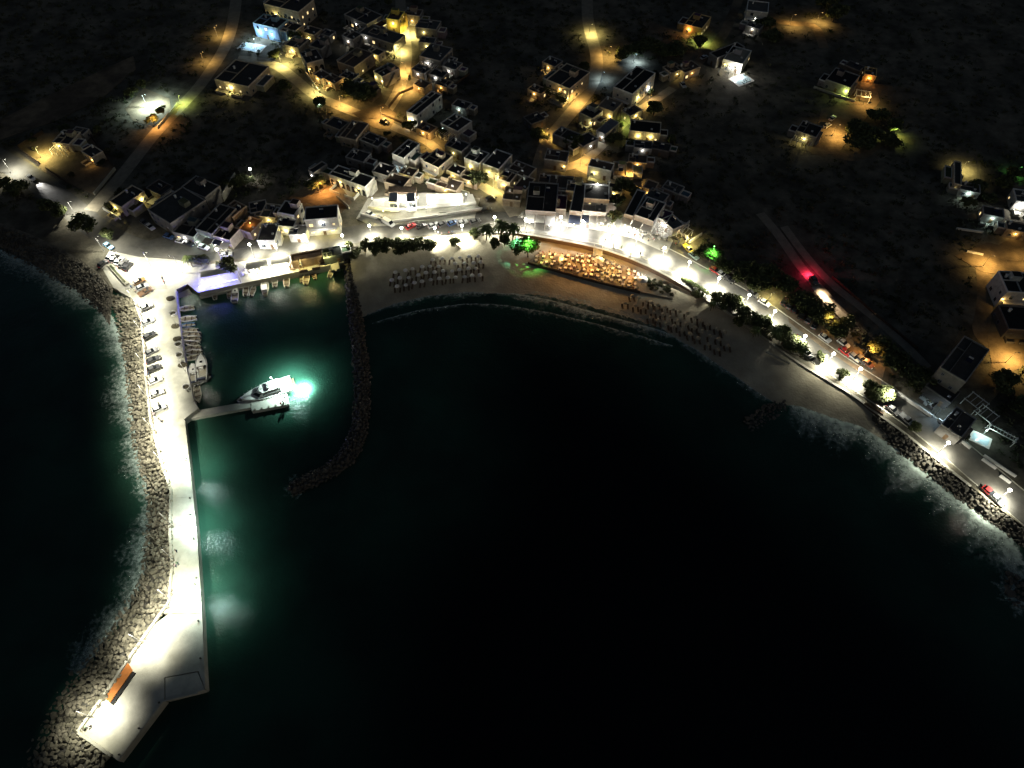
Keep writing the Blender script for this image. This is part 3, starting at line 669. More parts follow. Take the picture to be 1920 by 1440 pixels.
def house(A, B, C, h, wcol, rcol, label, lit=(), litw=.2, balc=False, name='village_house', cat='house', roofstuff=1, base=T, extra=None, side_win=True):
    a = W(*A, base + h); b = W(*B, base + h); c = W(*C, base + h)
    ax = (b - a); w = ax.length; ax.normalize(); ay = Vector((-ax.y, ax.x, 0)); d = abs((c - b).dot(ay)); d = min(max(d, 3.5), 34)
    if (c - b).dot(ay) < 0: ay = -ay
    rz = math.atan2(ax.y, ax.x); r = empty(name, (a.x, a.y, base), rz)
    wl = MB().box(0,w,0,d,-.3,h).build('wall', M['wall'], r); wl.color = (*wcol, 1)
    rf = MB().box(.3,w-.3,.3,d-.3,h-.02,h+.05).build('roof', M['roof'], r); rf.color = (*rcol, 1)
    pp = MB()
    for x0,x1,y0,y1 in ((-.04,w+.04,-.04,.26),(-.04,w+.04,d-.26,d+.04),(-.04,.26,.26,d-.26),(w-.26,w+.04,.26,d-.26)): pp.box(x0,x1,y0,y1,h-.06,h+.42)
    p_ = pp.build('parapet', M['wall'], r); p_.color = (*[min(.78, x*1.5+.05) for x in wcol], 1)
    nf = max(1, int(round(h / 3.2)))
    def windows(length, place, door=False):
        n = max(1, int(length / hr.uniform(2.6,3.8)))
        for f in range(nf):
            z0 = f * 3.1 + 1.0
            if z0 + 1.3 > h: continue
            for k in range(n):
                t = length * (k + .5) / n
                if door and f == 0 and k == n // 2:
                    o = link('door', DOORM, r); place(o, t, .0); link('handle', HANDM, o); continue
                if hr.random() < .28: continue
                wm, pm = win_mesh(*hr.choice(((.8,1.0),(.95,1.15),(.7,.8),(1.2,1.2))), hr.random() < litw, 0)
                t += hr.uniform(-.35,.35)
                o = link('window', wm, r); place(o, t, z0); link('pane', pm, o)
    def pf(o, t, z): o.location = (t, 0, z)
    def pr(o, t, z): o.location = (w, t, z); o.rotation_euler = (0,0,R(90))
    def pl_(o, t, z): o.location = (0, t, z); o.rotation_euler = (0,0,R(-90))
    windows(w, pf, True)
    if side_win: windows(d, pr); windows(d, pl_)
    if balc and h > 5:
        bw = w * .8; o = MB().box(w/2-bw/2,w/2+bw/2,-1.3,-.005,2.85,3.02).build('balcony', M['white'], r)
        rl = MB()
        for k in range(int(bw/.5)+1): x = w/2-bw/2+.05+k*.5; rl.box(x-.02,x+.02,-1.27,-1.23,3.02,3.9)
        rl.box(w/2-bw/2,w/2+bw/2,-1.28,-1.22,3.9,3.96); rl.build('railing', M['rail'], o)
    def boxpart(nm, x0,x1,y0,y1,z0,z1, mrim=True):
        o = MB().box(x0,x1,y0,y1,z0,z1).build(nm, M['wall'], r); o.color = (*[c_*hr.uniform(.85,1.05) for c_ in wcol], 1)
        q = MB().box(x0+.2,x1-.2,y0+.2,y1-.2,z1+.001,z1+.04).build('roof', M['roof'], o); q.color = (*[min(.4,c_*hr.uniform(.8,2.2)) for c_ in rcol], 1)
        if mrim:
            m_ = MB()
            for a0,a1,b0,b1 in ((x0-.03,x1+.03,y0-.03,y0+.2),(x0-.03,x1+.03,y1-.2,y1+.03),(x0-.03,x0+.2,y0+.2,y1-.2),(x1-.2,x1+.03,y0+.2,y1-.2)): m_.box(a0,a1,b0,b1,z1-.05,z1+.5)
            q = m_.build('parapet', M['wall'], o); q.color = (.7,.68,.62,1)
        return o
    if roofstuff and cat == 'house':
        if hr.random() < .75:      # lower wing at one end
            aw = hr.uniform(2.4, max(2.6, min(5.5, w*.5))); ah = max(2.5, h - hr.uniform(1.2,2.8)); y0 = d*hr.uniform(.1,.4); y1 = min(d-.1, y0 + max(3, d*.5))
            opts = [(w-.02, w+aw), (-aw, .02)]; hr.shuffle(opts)
            for x0, x1 in opts:
                if all(off_road(Vector((a.x,a.y,0)) + ax*xx + ay*yy) for xx in (x0,x1) for yy in (y0,y1)):
                    boxpart('side_wing', x0, x1, y0, y1, -.3, ah); break
        if hr.random() < .55 and w > 6 and d > 6:
            x0 = w*hr.uniform(.1,.55); boxpart('roof_room', x0, x0+hr.uniform(2.2,3.4), d*.55, d*.55+hr.uniform(2.0,3.0), h-.1, h+hr.uniform(1.8,2.4), False)
        if hr.random() < .6 and w > 5:       # walls dividing the roof into terraces
            m_ = MB(); x0 = w*hr.uniform(.3,.7); m_.box(x0-.1,x0+.1,.3,d-.3,h+.03,h+.5); y0 = d*hr.uniform(.35,.65); m_.box(.3,x0-.1,y0-.1,y0+.1,h+.03,h+.5)
            q = m_.build('terrace_divider', M['wall'], r); q.color = (*wcol, 1)
        if hr.random() < .65 and all(off_road(Vector((a.x,a.y,0)) + ax*xx - ay*3.2, .6) for xx in (0, w/2, w)):      # court in front
            cd = hr.uniform(2.2,4.2); x1 = w*hr.uniform(.55,1.0); m_ = MB(); x0 = w*hr.uniform(0,.3)
            hh = hr.uniform(.7,1.3)
            for seg in ((x0,x0+.2,-cd,-.05),(x1-.2,x1,-cd,-.05),(x0+.2,x0+(x1-x0)*.4,-cd,-cd+.2),(x0+(x1-x0)*.62,x1-.2,-cd,-cd+.2)):
                q = MB().box(*seg,-.2,hh).build('court_wall', M['wall'], r); q.color = (*wcol, 1)
            MB().box(x0+.2,x1-.2,-cd+.2,-.03,-.2,.06).build('court_floor', M['paving'], r)
        if hr.random() < .4 and h > 3.5:
            m_ = MB(); nst = int(h/.3)
            for k in range(nst): m_.box(w+.005, w+1.1, d*.2+k*.3, d*.2+(k+1)*.3, -.2, .3*(k+1)-.05) if d*.2+(k+1)*.3 < d else None
            q = m_.build('outside_stair', M['wall'], r) if m_.v else None
            if q: q.color = (*wcol, 1)
    if roofstuff and w > 4.5 and d > 4.5:
        q = hr.random()
        if q < .55:
            o = link('water_tank', TANKM, r); o.location = (w*hr.uniform(.3,.7), d*hr.uniform(.55,.8), h+.05); link('solar_panel', PANM, o)
        if q > .35:
            o = link('chimney', CHIM, r); o.location = (w*hr.uniform(.12,.3), d*hr.uniform(.6,.85), h+.05)
        if q > .6:
            o = link('air_conditioner', ACM, r); o.location = (w*hr.uniform(.6,.85), d*hr.uniform(.2,.4), h+.05)
    for (fx, fy, fz, kind, watts) in lit:
        lo = (fx*w, fy if fy <= 0 else fy*d, fz)
        on = MB().cyl((0,0,-.1),(0,0,.12),.1,.13,8).build('wall_lamp', LM[kind], r); on.location = lo
        add_light(on, (0,-.25,-.2), kind, watts, .12)
    if extra: extra(r, w, d, h)
    return tag(r, label, cat, None)
WH=(.52,.51,.46); CR=(.46,.40,.30); GR=(.24,.23,.21); TN=(.30,.24,.17); DK=(.10,.09,.08)
rb=(.06,.058,.052); rg=(.10,.10,.09); rbr=(.13,.095,.07); rl_=(.30,.29,.26)
def arches(r, w, d, h):
    n = max(3, int(w / 2.2))
    ar = MB()
    for k in range(n):
        x0 = w*(k+.18)/n; x1 = w*(k+.82)/n; xm = (x0+x1)/2; rr_ = (x1-x0)/2
        vs = [(x0,-.03,.1),(x1,-.03,.1)] + [(xm+rr_*math.cos(math.pi*j/8), -.03, h*.5+rr_*math.sin(math.pi*j/8)) for j in range(9)]
        ar.add(vs, [tuple(range(len(vs)))])
    o = ar.build('arched_opening', M['glass'], r)
def slats_front(col):
    def f(r, w, d, h):
        for k in range(int(w/2.2)+1):
            MB().box(k*2.2,k*2.2+.16,-3.2,-3.04,0,2.5).build('pergola_post', M['white'], r)
        for k in range(int(w/.9)): MB().box(k*.9+.3,k*.9+.42,-3.3,-.05,2.52,2.64).build('pergola_slat', M[col], r)
    return f
def awning(col, kind=None, watts=0, deep=3.2):
    def f(r, w, d, h):
        nb = max(1, int(round(w / 3.2))); bw_ = w / nb
        for k in range(nb):
            x0, x1 = k*bw_ + .12, (k+1)*bw_ - .12; dp = deep * hr.uniform(.55,.95); z0 = 2.9 + hr.uniform(-.15,.15); z1 = z0 - hr.uniform(.3,.6)
            mm = M[hr.choice((col, col, 'canvas', 'darkcanvas', 'thatch'))]
            o = MB().add([(x0,-.05,z0),(x1,-.05,z0),(x1,-dp,z1),(x0,-dp,z1),(x0,-.05,z0-.06),(x1,-.05,z0-.06),(x1,-dp,z1-.06),(x0,-dp,z1-.06)],
                     [(0,3,2,1),(4,5,6,7),(0,1,5,4),(2,3,7,6),(1,2,6,5),(3,0,4,7)]).build('awning', mm, r)
            MB().box(x0+.02,x0+.1,-dp+.02,-dp+.1,-.3,z1-.05).build('awning_post', M['white'], o)
            if kind and k % 2 == 0:
                on = MB().cyl((0,0,-.08),(0,0,.08),.12,.12,8).build('hanging_lamp', LM[kind], o); on.location = ((x0+x1)/2, -dp - .3, 2.5); add_light(on, (0,-.1,-.2), kind, watts * .55, .12)
    return f
HOUSES = [
 ((494,8),(560,24),(578,-2),7.5,CR,rb,'cream house with arched openings at the top edge above the blue house',[(.3,-.1,4,'y',900),(.75,-.1,2.5,'w',1000)],.4,True,arches),
 ((474,44),(520,55),(533,36),6,(.30,.46,.66),rb,'blue-lit house with black flat roof at upper left',[(.2,-.1,3,'k',1500),(.7,-.1,3,'k',1200)],.3,False,None),
 ((402,150),(466,164),(496,124),4.2,CR,rb,'wide black-roofed house beside the valley lane with a glowing yellow porch',[(.45,-.1,2.4,'y',1100)],.3,False,None),
 ((533,85),(560,92),(574,74),4,CR,rg,'small yellow-lit house right of the blue house',[(.5,-.1,2.6,'y',550)],.5,False,None),
 ((575,120),(606,112),(632,82),5,GR,rb,'arched grey house above the curve of the village lane',[(.1,-.1,2.5,'a',350)],.2,False,arches),
 ((632,116),(664,128),(690,97),5,TN,rbr,'brown-roofed house with an open lit roof room in the middle of the upper village',[(.9,.5,4,'a',500)],.3,False,None),
 ((700,134),(717,145),(732,118),4.4,GR,rb,'narrow dark house beside the steep village lane',[(.2,-.1,2.5,'y',500),(.9,-.1,2.5,'y',450)],.3,False,None),
 ((645,28),(688,47),(700,22),5,GR,rb,'grey house with a row of arches near the top edge',[(.5,-.1,3,'s',120)],.1,False,arches),
 ((724,36),(748,39),(752,22),6,(.62,.48,.12),rbr,'yellow-fronted house at the top of the steep village lane',[(.5,-.1,4.2,'y',900)],.3,False,None),
 ((672,62),(738,84),(744,62),3.6,GR,rg,'long low grey house below the yellow-fronted one',[(.2,-.1,2.6,'s',120)],.2,False,None),
 ((778,52),(818,57),(821,40),4.5,GR,rg,'dim house with a row of windows right of the steep lane top',[(.4,-.1,3,'y',180)],.0,True,None),
 ((786,106),(826,116),(843,90),4.5,GR,rg,'dim house with bare white frame terraces right of the steep lane',[(.4,-.1,2.6,'s',200)],.1,False,slats_front('white')),
 ((762,210),(782,218),(810,172),5.5,WH,rb,'long black-roofed house with a lit skylight east of the lane junction',[(.5,-.1,2.8,'w',900),(.2,-.1,2.8,'a',500)],.3,False,None),
 ((826,232),(858,248),(872,222),4.2,WH,rb,'cold-lit white house with a balcony frame east of the skylight house',[(.1,-.1,2.6,'c',700)],.2,False,slats_front('white')),
 ((636,257),(667,264),(688,232),4,TN,rbr,'brown unlit house just below the lane junction',[],.0,False,None),
 ((735,289),(757,298),(775,266),6,WH,rb,'tall white house with a bluish bright balcony front',[(.5,-.1,2.4,'k',420)],.3,True,None),
 ((792,302),(822,316),(838,288),6,CR,rb,'tall cream house with a black roof beside the back lane',[(.4,-.1,2.6,'y',380)],.4,True,None),
 ((578,320),(588,326),(602,302),4,GR,rb,'lone narrow grey gable in the dark field',[(.5,-.1,2.6,'s',60)],.0,False,None),
 ((616,328),(685,352),(700,333),4.4,WH,rb,'white house with an arched loggia above the floodlit villa',[(.3,-.1,3,'y',220),(.8,-.1,3,'y',220)],.2,False,arches),
 ((98,268),(130,272),(163,250),3.4,CR,rb,'low cream house at the back of the walled yard',[(.3,-.1,2.4,'y',260)],.1,False,slats_front('white')),
 ((152,284),(172,297),(189,282),3.4,CR,rb,'small house with a pale end wall in the walled yard',[(.9,-.1,2.5,'a',120)],.0,False,None),
 ((205,378),(228,390),(258,353),4,CR,rb,'cream house with glowing side terrace at the western road bend',[(.3,-.1,2.4,'y',420),(1.06,.4,2.4,'y',420),(1.06,.8,2.4,'y',320)],.5,False,None),
 ((277,394),(320,421),(368,366),6,GR,(.075,.075,.068),'largest dark flat-roofed block behind the quay at the left',[],.05,False,None),
 ((340,352),(385,372),(402,345),5,GR,(.05,.05,.045),'dark rear wing behind the largest flat-roofed block',[],.0,False,None),
 ((324,436),(364,446),(384,414),3.4,GR,(.06,.06,.05),'low dark-roofed shop with pale edging near the parked cars',[(.5,-.1,2.4,'s',200)],.2,False,None),
 ((366,430),(398,440),(430,388),5,GR,(.045,.045,.04),'black-roofed quay house next to the low shop',[(.6,-.1,2.6,'c',650)],.4,False,awning('canvas','c',500)),
 ((400,443),(431,452),(444,428),4,CR,(.04,.035,.03),'black-roofed corner house with a lit shopfront on the quay road',[(.5,-.1,2.6,'w',900)],.5,False,awning('canvas','w',600)),
 ((447,430),(470,438),(478,409),3.2,TN,(.20,.13,.07),'house with an orange-brown roof terrace in the quay row',[(.5,.5,4.2,'o',150)],.1,False,None),
 ((482,452),(515,452),(513,420),3.8,WH,(.17,.15,.12),'house with a rounded pale terrace wall in the quay row',[(.2,-.1,2.6,'w',380)],.3,False,None),
 ((520,399),(552,405),(562,382),6.5,WH,(.035,.03,.026),'tall black-roofed house behind the white balconied one',[(.5,-.1,3,'y',150)],.1,False,None),
 ((517,424),(551,427),(553,408),4,WH,(.045,.045,.045),'house with three pale roof terraces left of the white balconied one',[(.5,-.1,2.6,'y',380)],.3,False,None),
 ((571,414),(633,409),(629,385),7,WH,(.05,.045,.04),'white balconied guest house at the bend of the quay road',[(.3,-.1,2.6,'y',900),(.75,-.1,2.6,'y',900),(.5,-.1,5.6,'s',500)],.3,True,None),
 ((870,297),(899,308),(906,284),5,WH,rb,'left of three white terraced houses above the back lane',[(.4,-.1,2.6,'y',350)],.2,False,None),
 ((905,308),(935,319),(952,288),5,WH,rb,'middle and largest of three white terraced houses above the back lane',[(.4,-.1,2.6,'y',420)],.2,True,None),
 ((932,336),(956,344),(968,322),4,CR,rbr,'right and lowest of three white terraced houses above the back lane',[(.5,-.1,2.4,'y',500)],.3,False,None),
 ((964,350),(986,358),(996,334),4,CR,rbr,'brown-roofed house with a white edge left of the hill lane',[(.2,-.1,2.4,'a',320)],.1,False,None),
 ((942,374),(975,378),(982,354),2.8,TN,(.2,.16,.1),'low flat terrace building where hill lane meets the shore road',[],.0,False,None),
 ((1024,150),(1068,168),(1094,132),6.5,CR,rb,'balconied house with stacked terraces left of the hill lane',[(.1,-.1,3,'a',500),(.6,-.1,5,'a',300),(.95,-.1,2.5,'y',500)],.3,True,None),
 ((1150,164),(1186,178),(1229,138),7,WH,(.02,.02,.018),'large black-roofed house with a long balconied side above the stair lane',[(1.05,.3,3,'y',500),(1.05,.75,3,'s',350)],.3,True,None),
 ((1120,200),(1150,211),(1164,191),5,TN,(.22,.18,.13),'tan-roofed house just below the large black-roofed one',[(.8,-.1,3,'y',500)],.3,False,None),
 ((1086,212),(1111,224),(1124,206),4.2,GR,rb,'small black-roofed house beside the hill lane',[(.9,-.1,2.4,'y',380)],.2,False,None),
 ((1118,245),(1135,253),(1151,226),4,GR,(.2,.21,.22),'grey-roofed house at the bend of the stair lane',[(.7,-.1,2.5,'s',250)],.1,False,None),
 ((1180,246),(1238,252),(1243,231),4,CR,(.02,.02,.018),'long black-roofed house with a bright cream front above the dark slope',[(.3,-.1,2.6,'y',450),(.7,-.1,2.6,'y',450)],.3,False,None),
 ((1020,299),(1062,305),(1066,285),4.2,GR,rbr,'brown-roofed house between hill lane and stair lane',[(.9,-.1,2.5,'a',280)],.1,False,None),
 ((1102,312),(1146,322),(1150,307),4.6,WH,rbr,'white house with two dark windows below the stair lane',[(.3,-.1,2.5,'y',380)],.0,False,None),
 ((1150,331),(1187,333),(1190,306),2.4,CR,(.30,.22,.12),'low building with a lit roof courtyard full of chairs',[(.5,.7,4,'y',500)],.0,False,None),
 ((1283,46),(1316,55),(1330,32),4,(.5,.36,.16),rb,'orange-lit house with a dark roof on the farm track',[(.3,-.1,2.6,'o',700)],.3,False,None),
 ((1330,100),(1345,110),(1382,80),4.5,GR,(.018,.018,.016),'narrow black-roofed wing of the villa on the farm track',[],.0,False,None),
 ((1356,112),(1392,122),(1408,96),4.5,WH,(.3,.28,.22),'cream villa with a bright pool terrace on the farm track',[(.5,-.1,2.8,'s',900),(.15,-.1,2.8,'y',450)],.4,False,slats_front('white')),
 ((1400,20),(1440,25),(1443,6),6,WH,rg,'white house with two square windows at the top edge',[(.5,-.1,3,'s',260)],.0,True,None),
 ((1548,150),(1594,166),(1606,141),4,GR,(.02,.02,.02),'dark house with one glowing lime-green room in the bare yard',[(.9,-.1,2.6,'l',900)],.1,False,None),
 ((1620,140),(1643,144),(1646,130),3.2,(.5,.33,.13),rbr,'tiny orange-lit hut behind the lime-green room',[(.5,-.1,2.2,'o',450)],.4,False,None),
 ((1492,246),(1530,259),(1545,240),4,GR,(.03,.03,.028),'dark house with a round pale terrace at the edge of the bare yard',[(.5,-.1,2.3,'y',380)],.2,False,slats_front('white')),
 ((1788,345),(1802,348),(1806,306),4,CR,rb,'narrow yellow-lit house at the right edge',[(.5,-.1,2.5,'y',500),(1.1,.5,3,'y',450)],.3,False,None),
 ((1888,548),(1945,552),(1950,514),7,(.45,.45,.44),(.02,.02,.02),'grey block with a black roof cut by the right edge',[(.05,-.1,4,'a',120)],.0,True,None),
 ((1905,378),(1945,384),(1950,362),4,WH,rg,'white-lit house corner at the right edge below green trees',[(.3,-.1,2.6,'s',1100)],.3,False,None),
 ((1890,618),(1950,622),(1950,578),4,DK,(.015,.015,.015),'unlit low block below the grey one at the right edge',[],.0,False,None),
 ((1762,690),(1810,718),(1860,660),9,(.22,.2,.17),(.075,.07,.06),'tall dark square building above the right shore road',[],.0,False,None),
 ((1764,797),(1802,822),(1832,788),4,GR,(.09,.085,.075),'grey-roofed house with an orange-lit plant by its gate at right',[],.0,False,None),
 ((985,395),(1042,399),(1054,346),4.5,GR,(.045,.04,.035),'wide dark-roofed taverna at the left end of the restaurant row',[],.5,False,awning('white','s',1600,5)),
 ((1068,396),(1091,399),(1101,346),4.5,WH,(.05,.05,.05),'narrow dark-roofed taverna second in the restaurant row',[],.5,False,awning('white','s',1700,5)),
 ((1095,373),(1142,376),(1148,349),6.5,WH,(.04,.04,.035),'taller house with white roof edging in the middle of the restaurant row',[(.5,.94,7.6,'s',700)],.3,False,None),
 ((1092,396),(1136,400),(1139,378),4.2,WH,(.28,.28,.27),'restaurant with furnished roof terrace below the taller white-edged house',[],.4,False,awning('white','s',2000,5)),
 ((1170,402),(1187,407),(1202,358),4.2,WH,(.04,.04,.038),'slim dark-roofed restaurant right of the tree garden',[],.5,False,awning('white','s',1500,4.5)),
 ((1190,404),(1226,417),(1243,380),4.8,WH,(.05,.05,.05),'dark-roofed restaurant with three ridged roof bays at the right of the row',[],.5,False,awning('white','s',1800,4.5)),
 ((1205,352),(1226,359),(1236,344),4,TN,rbr,'small dim house above the right end of the restaurant row',[(.5,-.1,2.5,'a',140)],.0,False,None),
 ((1240,412),(1262,432),(1275,415),3.2,WH,(.12,.12,.11),'last small white-framed restaurant before the promenade cars',[(.4,-.1,2.4,'s',700)],.4,False,slats_front('white')),
 ((607,486),(642,479),(639,461),3,(.08,.10,.09),(.02,.025,.022),'dark green kiosk at the east end of the quay',[],.0,False,None),
 ((547,492),(605,481),(604,471),2.8,(.14,.10,.08),(.075,.05,.04),'long brown-roofed pergola cafe on the quay',[],.0,False,None),
]
for A,B,C,h_,wc,rc,lab,lit,lw,bal,ex in HOUSES: house(A,B,C,h_,wc,rc,lab,lit,min(.7,lw+.14),bal,extra=ex)

EXTRA = [
 (598,84,7,6,10,3,4,GR,rb,'dark cube house left of the brown-roofed one with the roof room',None),(690,166,9,6,10,4,3,DK,rb,'low unlit shed above the lane junction',None),
 (775,24,8,6,10,1,4.5,GR,rbr,'dim small house behind the yellow-fronted one',('a',160)),(826,98,8,6,10,3,4,GR,rg,'unlit house at the right end of the upper village',None),
 (790,130,7,5,10,4,3.4,GR,rg,'low house with pale edges right of the steep lane',('s',120)),(632,232,8,6,10,4,3.4,TN,rb,'dark house left of the brown one below the junction',None),
 (700,262,9,6,10,4,3,GR,rb,'low dark house above the tall bluish-fronted one',None),(858,272,8,6,10,4,4,GR,rb,'unlit house above the white terraced houses',('y',120)),
 (800,240,7,5,10,4,3,TN,rbr,'small brown outbuilding beside the skylight house',('a',260)),(548,50,8,6,10,3,5,CR,rb,'cream house directly right of the blue-lit one',('y',500)),
 (625,148,7,5,10,5,3,TN,rbr,'small lane-side house with an amber-lit wall',('a',350)),(660,66,7,6,10,4,4,GR,rb,'grey cube house left of the long low one',('s',120)),
 (978,318,9,7,10,4,4,GR,rbr,'brown-roofed house left of the hill lane foot',None),(1052,342,9,7,10,1,3.4,GR,rbr,'dim flat house above the first taverna alley',None),
 (1078,350,6,6,10,1,4,CR,rbr,'cream house at the top of the taverna alley',('y',420)),(1062,252,9,6,10,4,4,GR,rb,'dark house between the two hill lanes',None),
 (1098,262,8,6,10,-5,3.6,GR,rb,'unlit house along the stair lane',('s',90)),(1232,368,7,6,10,4,4,GR,rg,'dim house with pale frames right of the small brown one',('s',150)),
 (1262,352,7,5,10,4,3,GR,rg,'unlit shed at the edge of the dark slope',None),(1240,275,7,5,10,2,3,DK,rb,'unlit shed below the long cream-fronted house',None),
 (1290,126,9,6,10,-4,3.6,TN,rbr,'tan-roofed house on the farm track bend',('a',120)),(1262,128,7,6,10,-4,3.6,TN,rbr,'small tan house left of the farm track bend',('y',110)),
 (508,396,6,7,10,1,3.4,CR,(.2,.17,.12),'roofless cream room behind the rounded terrace',('y',300)),(484,388,6,6,10,-2,3.2,GR,rb,'dark small house behind the orange-brown terrace',('y',120)),
 (438,392,6,7,10,5,4.5,TN,(.16,.1,.06),'amber-lit narrow house between the quay blocks',('o',350)),(560,432,6,5,10,0,3.2,WH,rl_,'small white annex left of the balconied guest house',('w',380)),
 (300,352,8,6,10,5,3,DK,rb,'unlit frame building behind the largest dark block',None),(150,246,6,4,10,2,2.8,GR,rg,'roofless stone room at the back of the walled yard',None),
 (1818,352,7,5,10,2,3,GR,rg,'bluish-lit shed right of the narrow yellow-lit house',('c',300)),(1768,730,8,6,9,6,3.4,DK,rb,'unlit low house below the tall dark building',None),
 (1602,124,7,5,10,4,3,DK,rb,'unlit shed behind the dark yard house',None),(1415,48,7,5,10,3,3,GR,rg,'pale shed below the white house at the top edge',('s',120)),
 (745,338,8,6,10,3,3.2,TN,rbr,'brown-roofed outbuilding left above the floodlit towers',None),(842,345,9,6,10,3,3,TN,rbr,'brown-roofed outbuilding right above the floodlit restaurant',('y',200)),
 (585,58,7,6,10,3,4,TN,rb,'narrow tan house between the small yellow-lit one and the arches',('y',220)),(614,62,6,5,10,3,3,GR,rg,'flat grey shed left of the grey cube house',('s',90)),
 (704,60,5,4.5,10,3,3.4,TN,rbr,'little brown house under the yellow front',('a',240)),(708,98,5,4.5,10,4,3,CR,rb,'cream hut on the left bank of the steep lane',('y',260)),
 (655,142,7,5,10,4,3.4,GR,rb,'dark cottage below the open lit roof room',('a',200)),(603,140,6,5,9,5,3,CR,rbr,'cream cottage inside the curve of the village lane',('a',260)),
 (802,76,7,5,10,1,3.6,GR,rg,'grey cottage right of the top amber lamp',('y',200)),(822,138,7,5,10,3,3,GR,rb,'grey cottage below the bare white frame terraces',('s',120)),
 (848,122,7,6,10,3,3.6,GR,rg,'pale-edged cottage at the eastern end of the upper village',('s',150)),(832,156,6,5,10,3,3,TN,rb,'brown cottage above the cold-lit white house',('a',140)),
 (866,196,7,5,10,3,3.2,GR,rb,'grey cottage right of the cold-lit white house',('c',160)),(792,158,6,5,10,4,3,TN,rbr,'brown cottage beside the curved garden wall',('a',260)),
 (672,292,8,6,10,3,3.2,GR,rb,'unlit cottage above the white loggia house',None),(766,322,6,5,10,3,3,CR,rbr,'cream cottage left of the tall cream house',('y',260)),
 (856,318,6,5,10,4,3.4,CR,rb,'cream cottage below the tall cream house on the back lane',('y',300)),(884,332,7,5,10,3,3,TN,rbr,'tan cottage left of the yellow-lit tree',('y',240)),
 (1036,116,7,6,10,4,3.6,GR,rb,'grey cottage above the house with stacked terraces',('a',200)),(1008,168,7,5,10,4,3,TN,rb,'tan cottage left of the house with stacked terraces',('a',160)),
 (1185,208,7,5,10,-5,3.2,CR,rbr,'cream cottage on the lower side of the stair lane',('y',260)),(1206,272,7,5,10,1,3,GR,rb,'grey cottage below the bright cream-fronted house',('s',110)),
 (1196,298,7,5,10,1,3,TN,rbr,'tan cottage behind the lit roof courtyard',('a',220)),(1028,336,7,5,10,1,3.2,TN,rbr,'tan cottage left of the dim flat house',('a',220)),
 (1152,352,6,5,10,1,3,CR,rb,'cream cottage below the yellow-lit lane wall',('y',260)),(1216,384,6,5,10,4,3,GR,rg,'grey cottage between the right restaurants and the small brown house',('s',120)),
 (1862,398,7,5,10,2,3,GR,rb,'grey cottage under the bluish trees at right',('c',220)),(1906,426,7,5,10,2,3.2,TN,rb,'tan cottage above the dirt plot at right',('a',200)),
 (720,318,7,6,10,3,3.6,GR,rb,'dark house between white loggia and bluish-fronted house',None),(1002,222,7,6,10,-4,3,DK,rb,'unlit shed left of the hill lane',None),
]
for x,y,w_,d_,dx,dy,h_,wc,rc,lab,lt in EXTRA:
    t_ = head(x,y,dx,dy); c_ = W(x,y,T+h_); ux = Vector((math.cos(t_),math.sin(t_),0)); uy = Vector((-ux.y,ux.x,0))
    A,B,C = [img(c_ + ux*i_*w_/2 + uy*j_*d_/2) for i_,j_ in ((-1,-1),(1,-1),(1,1))]
    house(A,B,C,h_,wc,rc,lab,[(.5,-.1,2.4,lt[0],lt[1])] if lt else [],.15 if lt else 0.03)
# the floodlit white villa-restaurant: long terraces and two small towers
def floodlit():
    o_ = W(790,385); r = empty('terrace_restaurant', o_)
    tag(r, 'long floodlit white terrace restaurant with two square towers, glaring bright', 'restaurant')
    def bl(pl, z1, nm, m, z0=T-.5): return rel(MB().prism([tuple(W(x,y,z1)[:2]) for x,y in pl], z0, z1).build(nm, m), r)
    bl([(690,388),(735,392),(800,388),(893,380),(886,364),(800,361),(745,366),(700,374)], T+1.6, 'upper_terrace', M['white'])
    bl([(676,402),(733,416),(820,405),(905,392),(893,384),(800,392),(735,396),(690,391)], T+.8, 'lower_terrace', M['paving'])
    for q in ([(729,378),(745,378),(745,361),(730,361)], [(763,378),(779,377),(778,361),(763,362)]):
        bl(q, T+6.2, 'tower', M['white'], T+1.6)
    bl([(745.5,372),(762.5,372),(762.5,364),(745.5,364)], T+4, 'link_block', M['white'], T+1.6)
    bl([(800,376),(868,370),(866,362),(800,364)], T+4.4, 'dining_block', M['white'], T+1.6)
    bl([(728,360),(780,361),(781,350),(729,349)], T+4.6, 'rear_roof', M['brownwall'], T)
    for a, b_, z in (((690,390),(735,394),1.6),((736,394),(800,390),1.6),((801,390),(893,382),1.6),((677,403),(733,417),.8),((735,417),(822,406),.8),((838,403),(905,393),.8)):
        rel(wallstrip([W(*a,T+z), W(*b_,T+z)], .3, T+z, T+z+.9).build('parapet', M['white']), r)
    for k in range(6):
        p = W(824,407,T) .lerp(W(832,400,T), k/6); rel(MB().box(p.x-1.2,p.x+1.2,p.y-.2,p.y+.5,T,T+.16*(k+1)).build('stair', M['paving']), r)
    wm, pm = win_mesh(.95,1.15,False,0)
    for x, y in ((733,382),(741,382),(767,382),(775,381)):
        p = W(x, 378.6, T+6.2); o = link('window', wm, r); o.location = Vector((p.x, p.y-.05, T+3.9)) - r.location; link('pane', pm, o)
    for x, y, k, w_ in ((700,384,'w',3800),(722,388,'w',3800),(752,386,'w',4200),(785,383,'w',4200),(815,381,'w',4200),(845,379,'w',4200),(875,377,'w',4200),(720,404,'y',2600),(765,402,'w',2600),(800,397,'w',2600),(862,391,'w',2400)):
        z = T+4.6 if y < 390 else T+3.6
        p = W(x,y,T+1.6); on = MB().cyl((0,0,-3),(0,0,0),.04,.04,6).cyl((0,0,0),(0,0,.25),.14,.14,8,1).build('flood_lamp', [M['metal'], LM[k]], r)
        on.location = Vector((p.x,p.y,z)) - r.location; add_light(on, (0,0,.45), k, w_, .15)
floodlit()
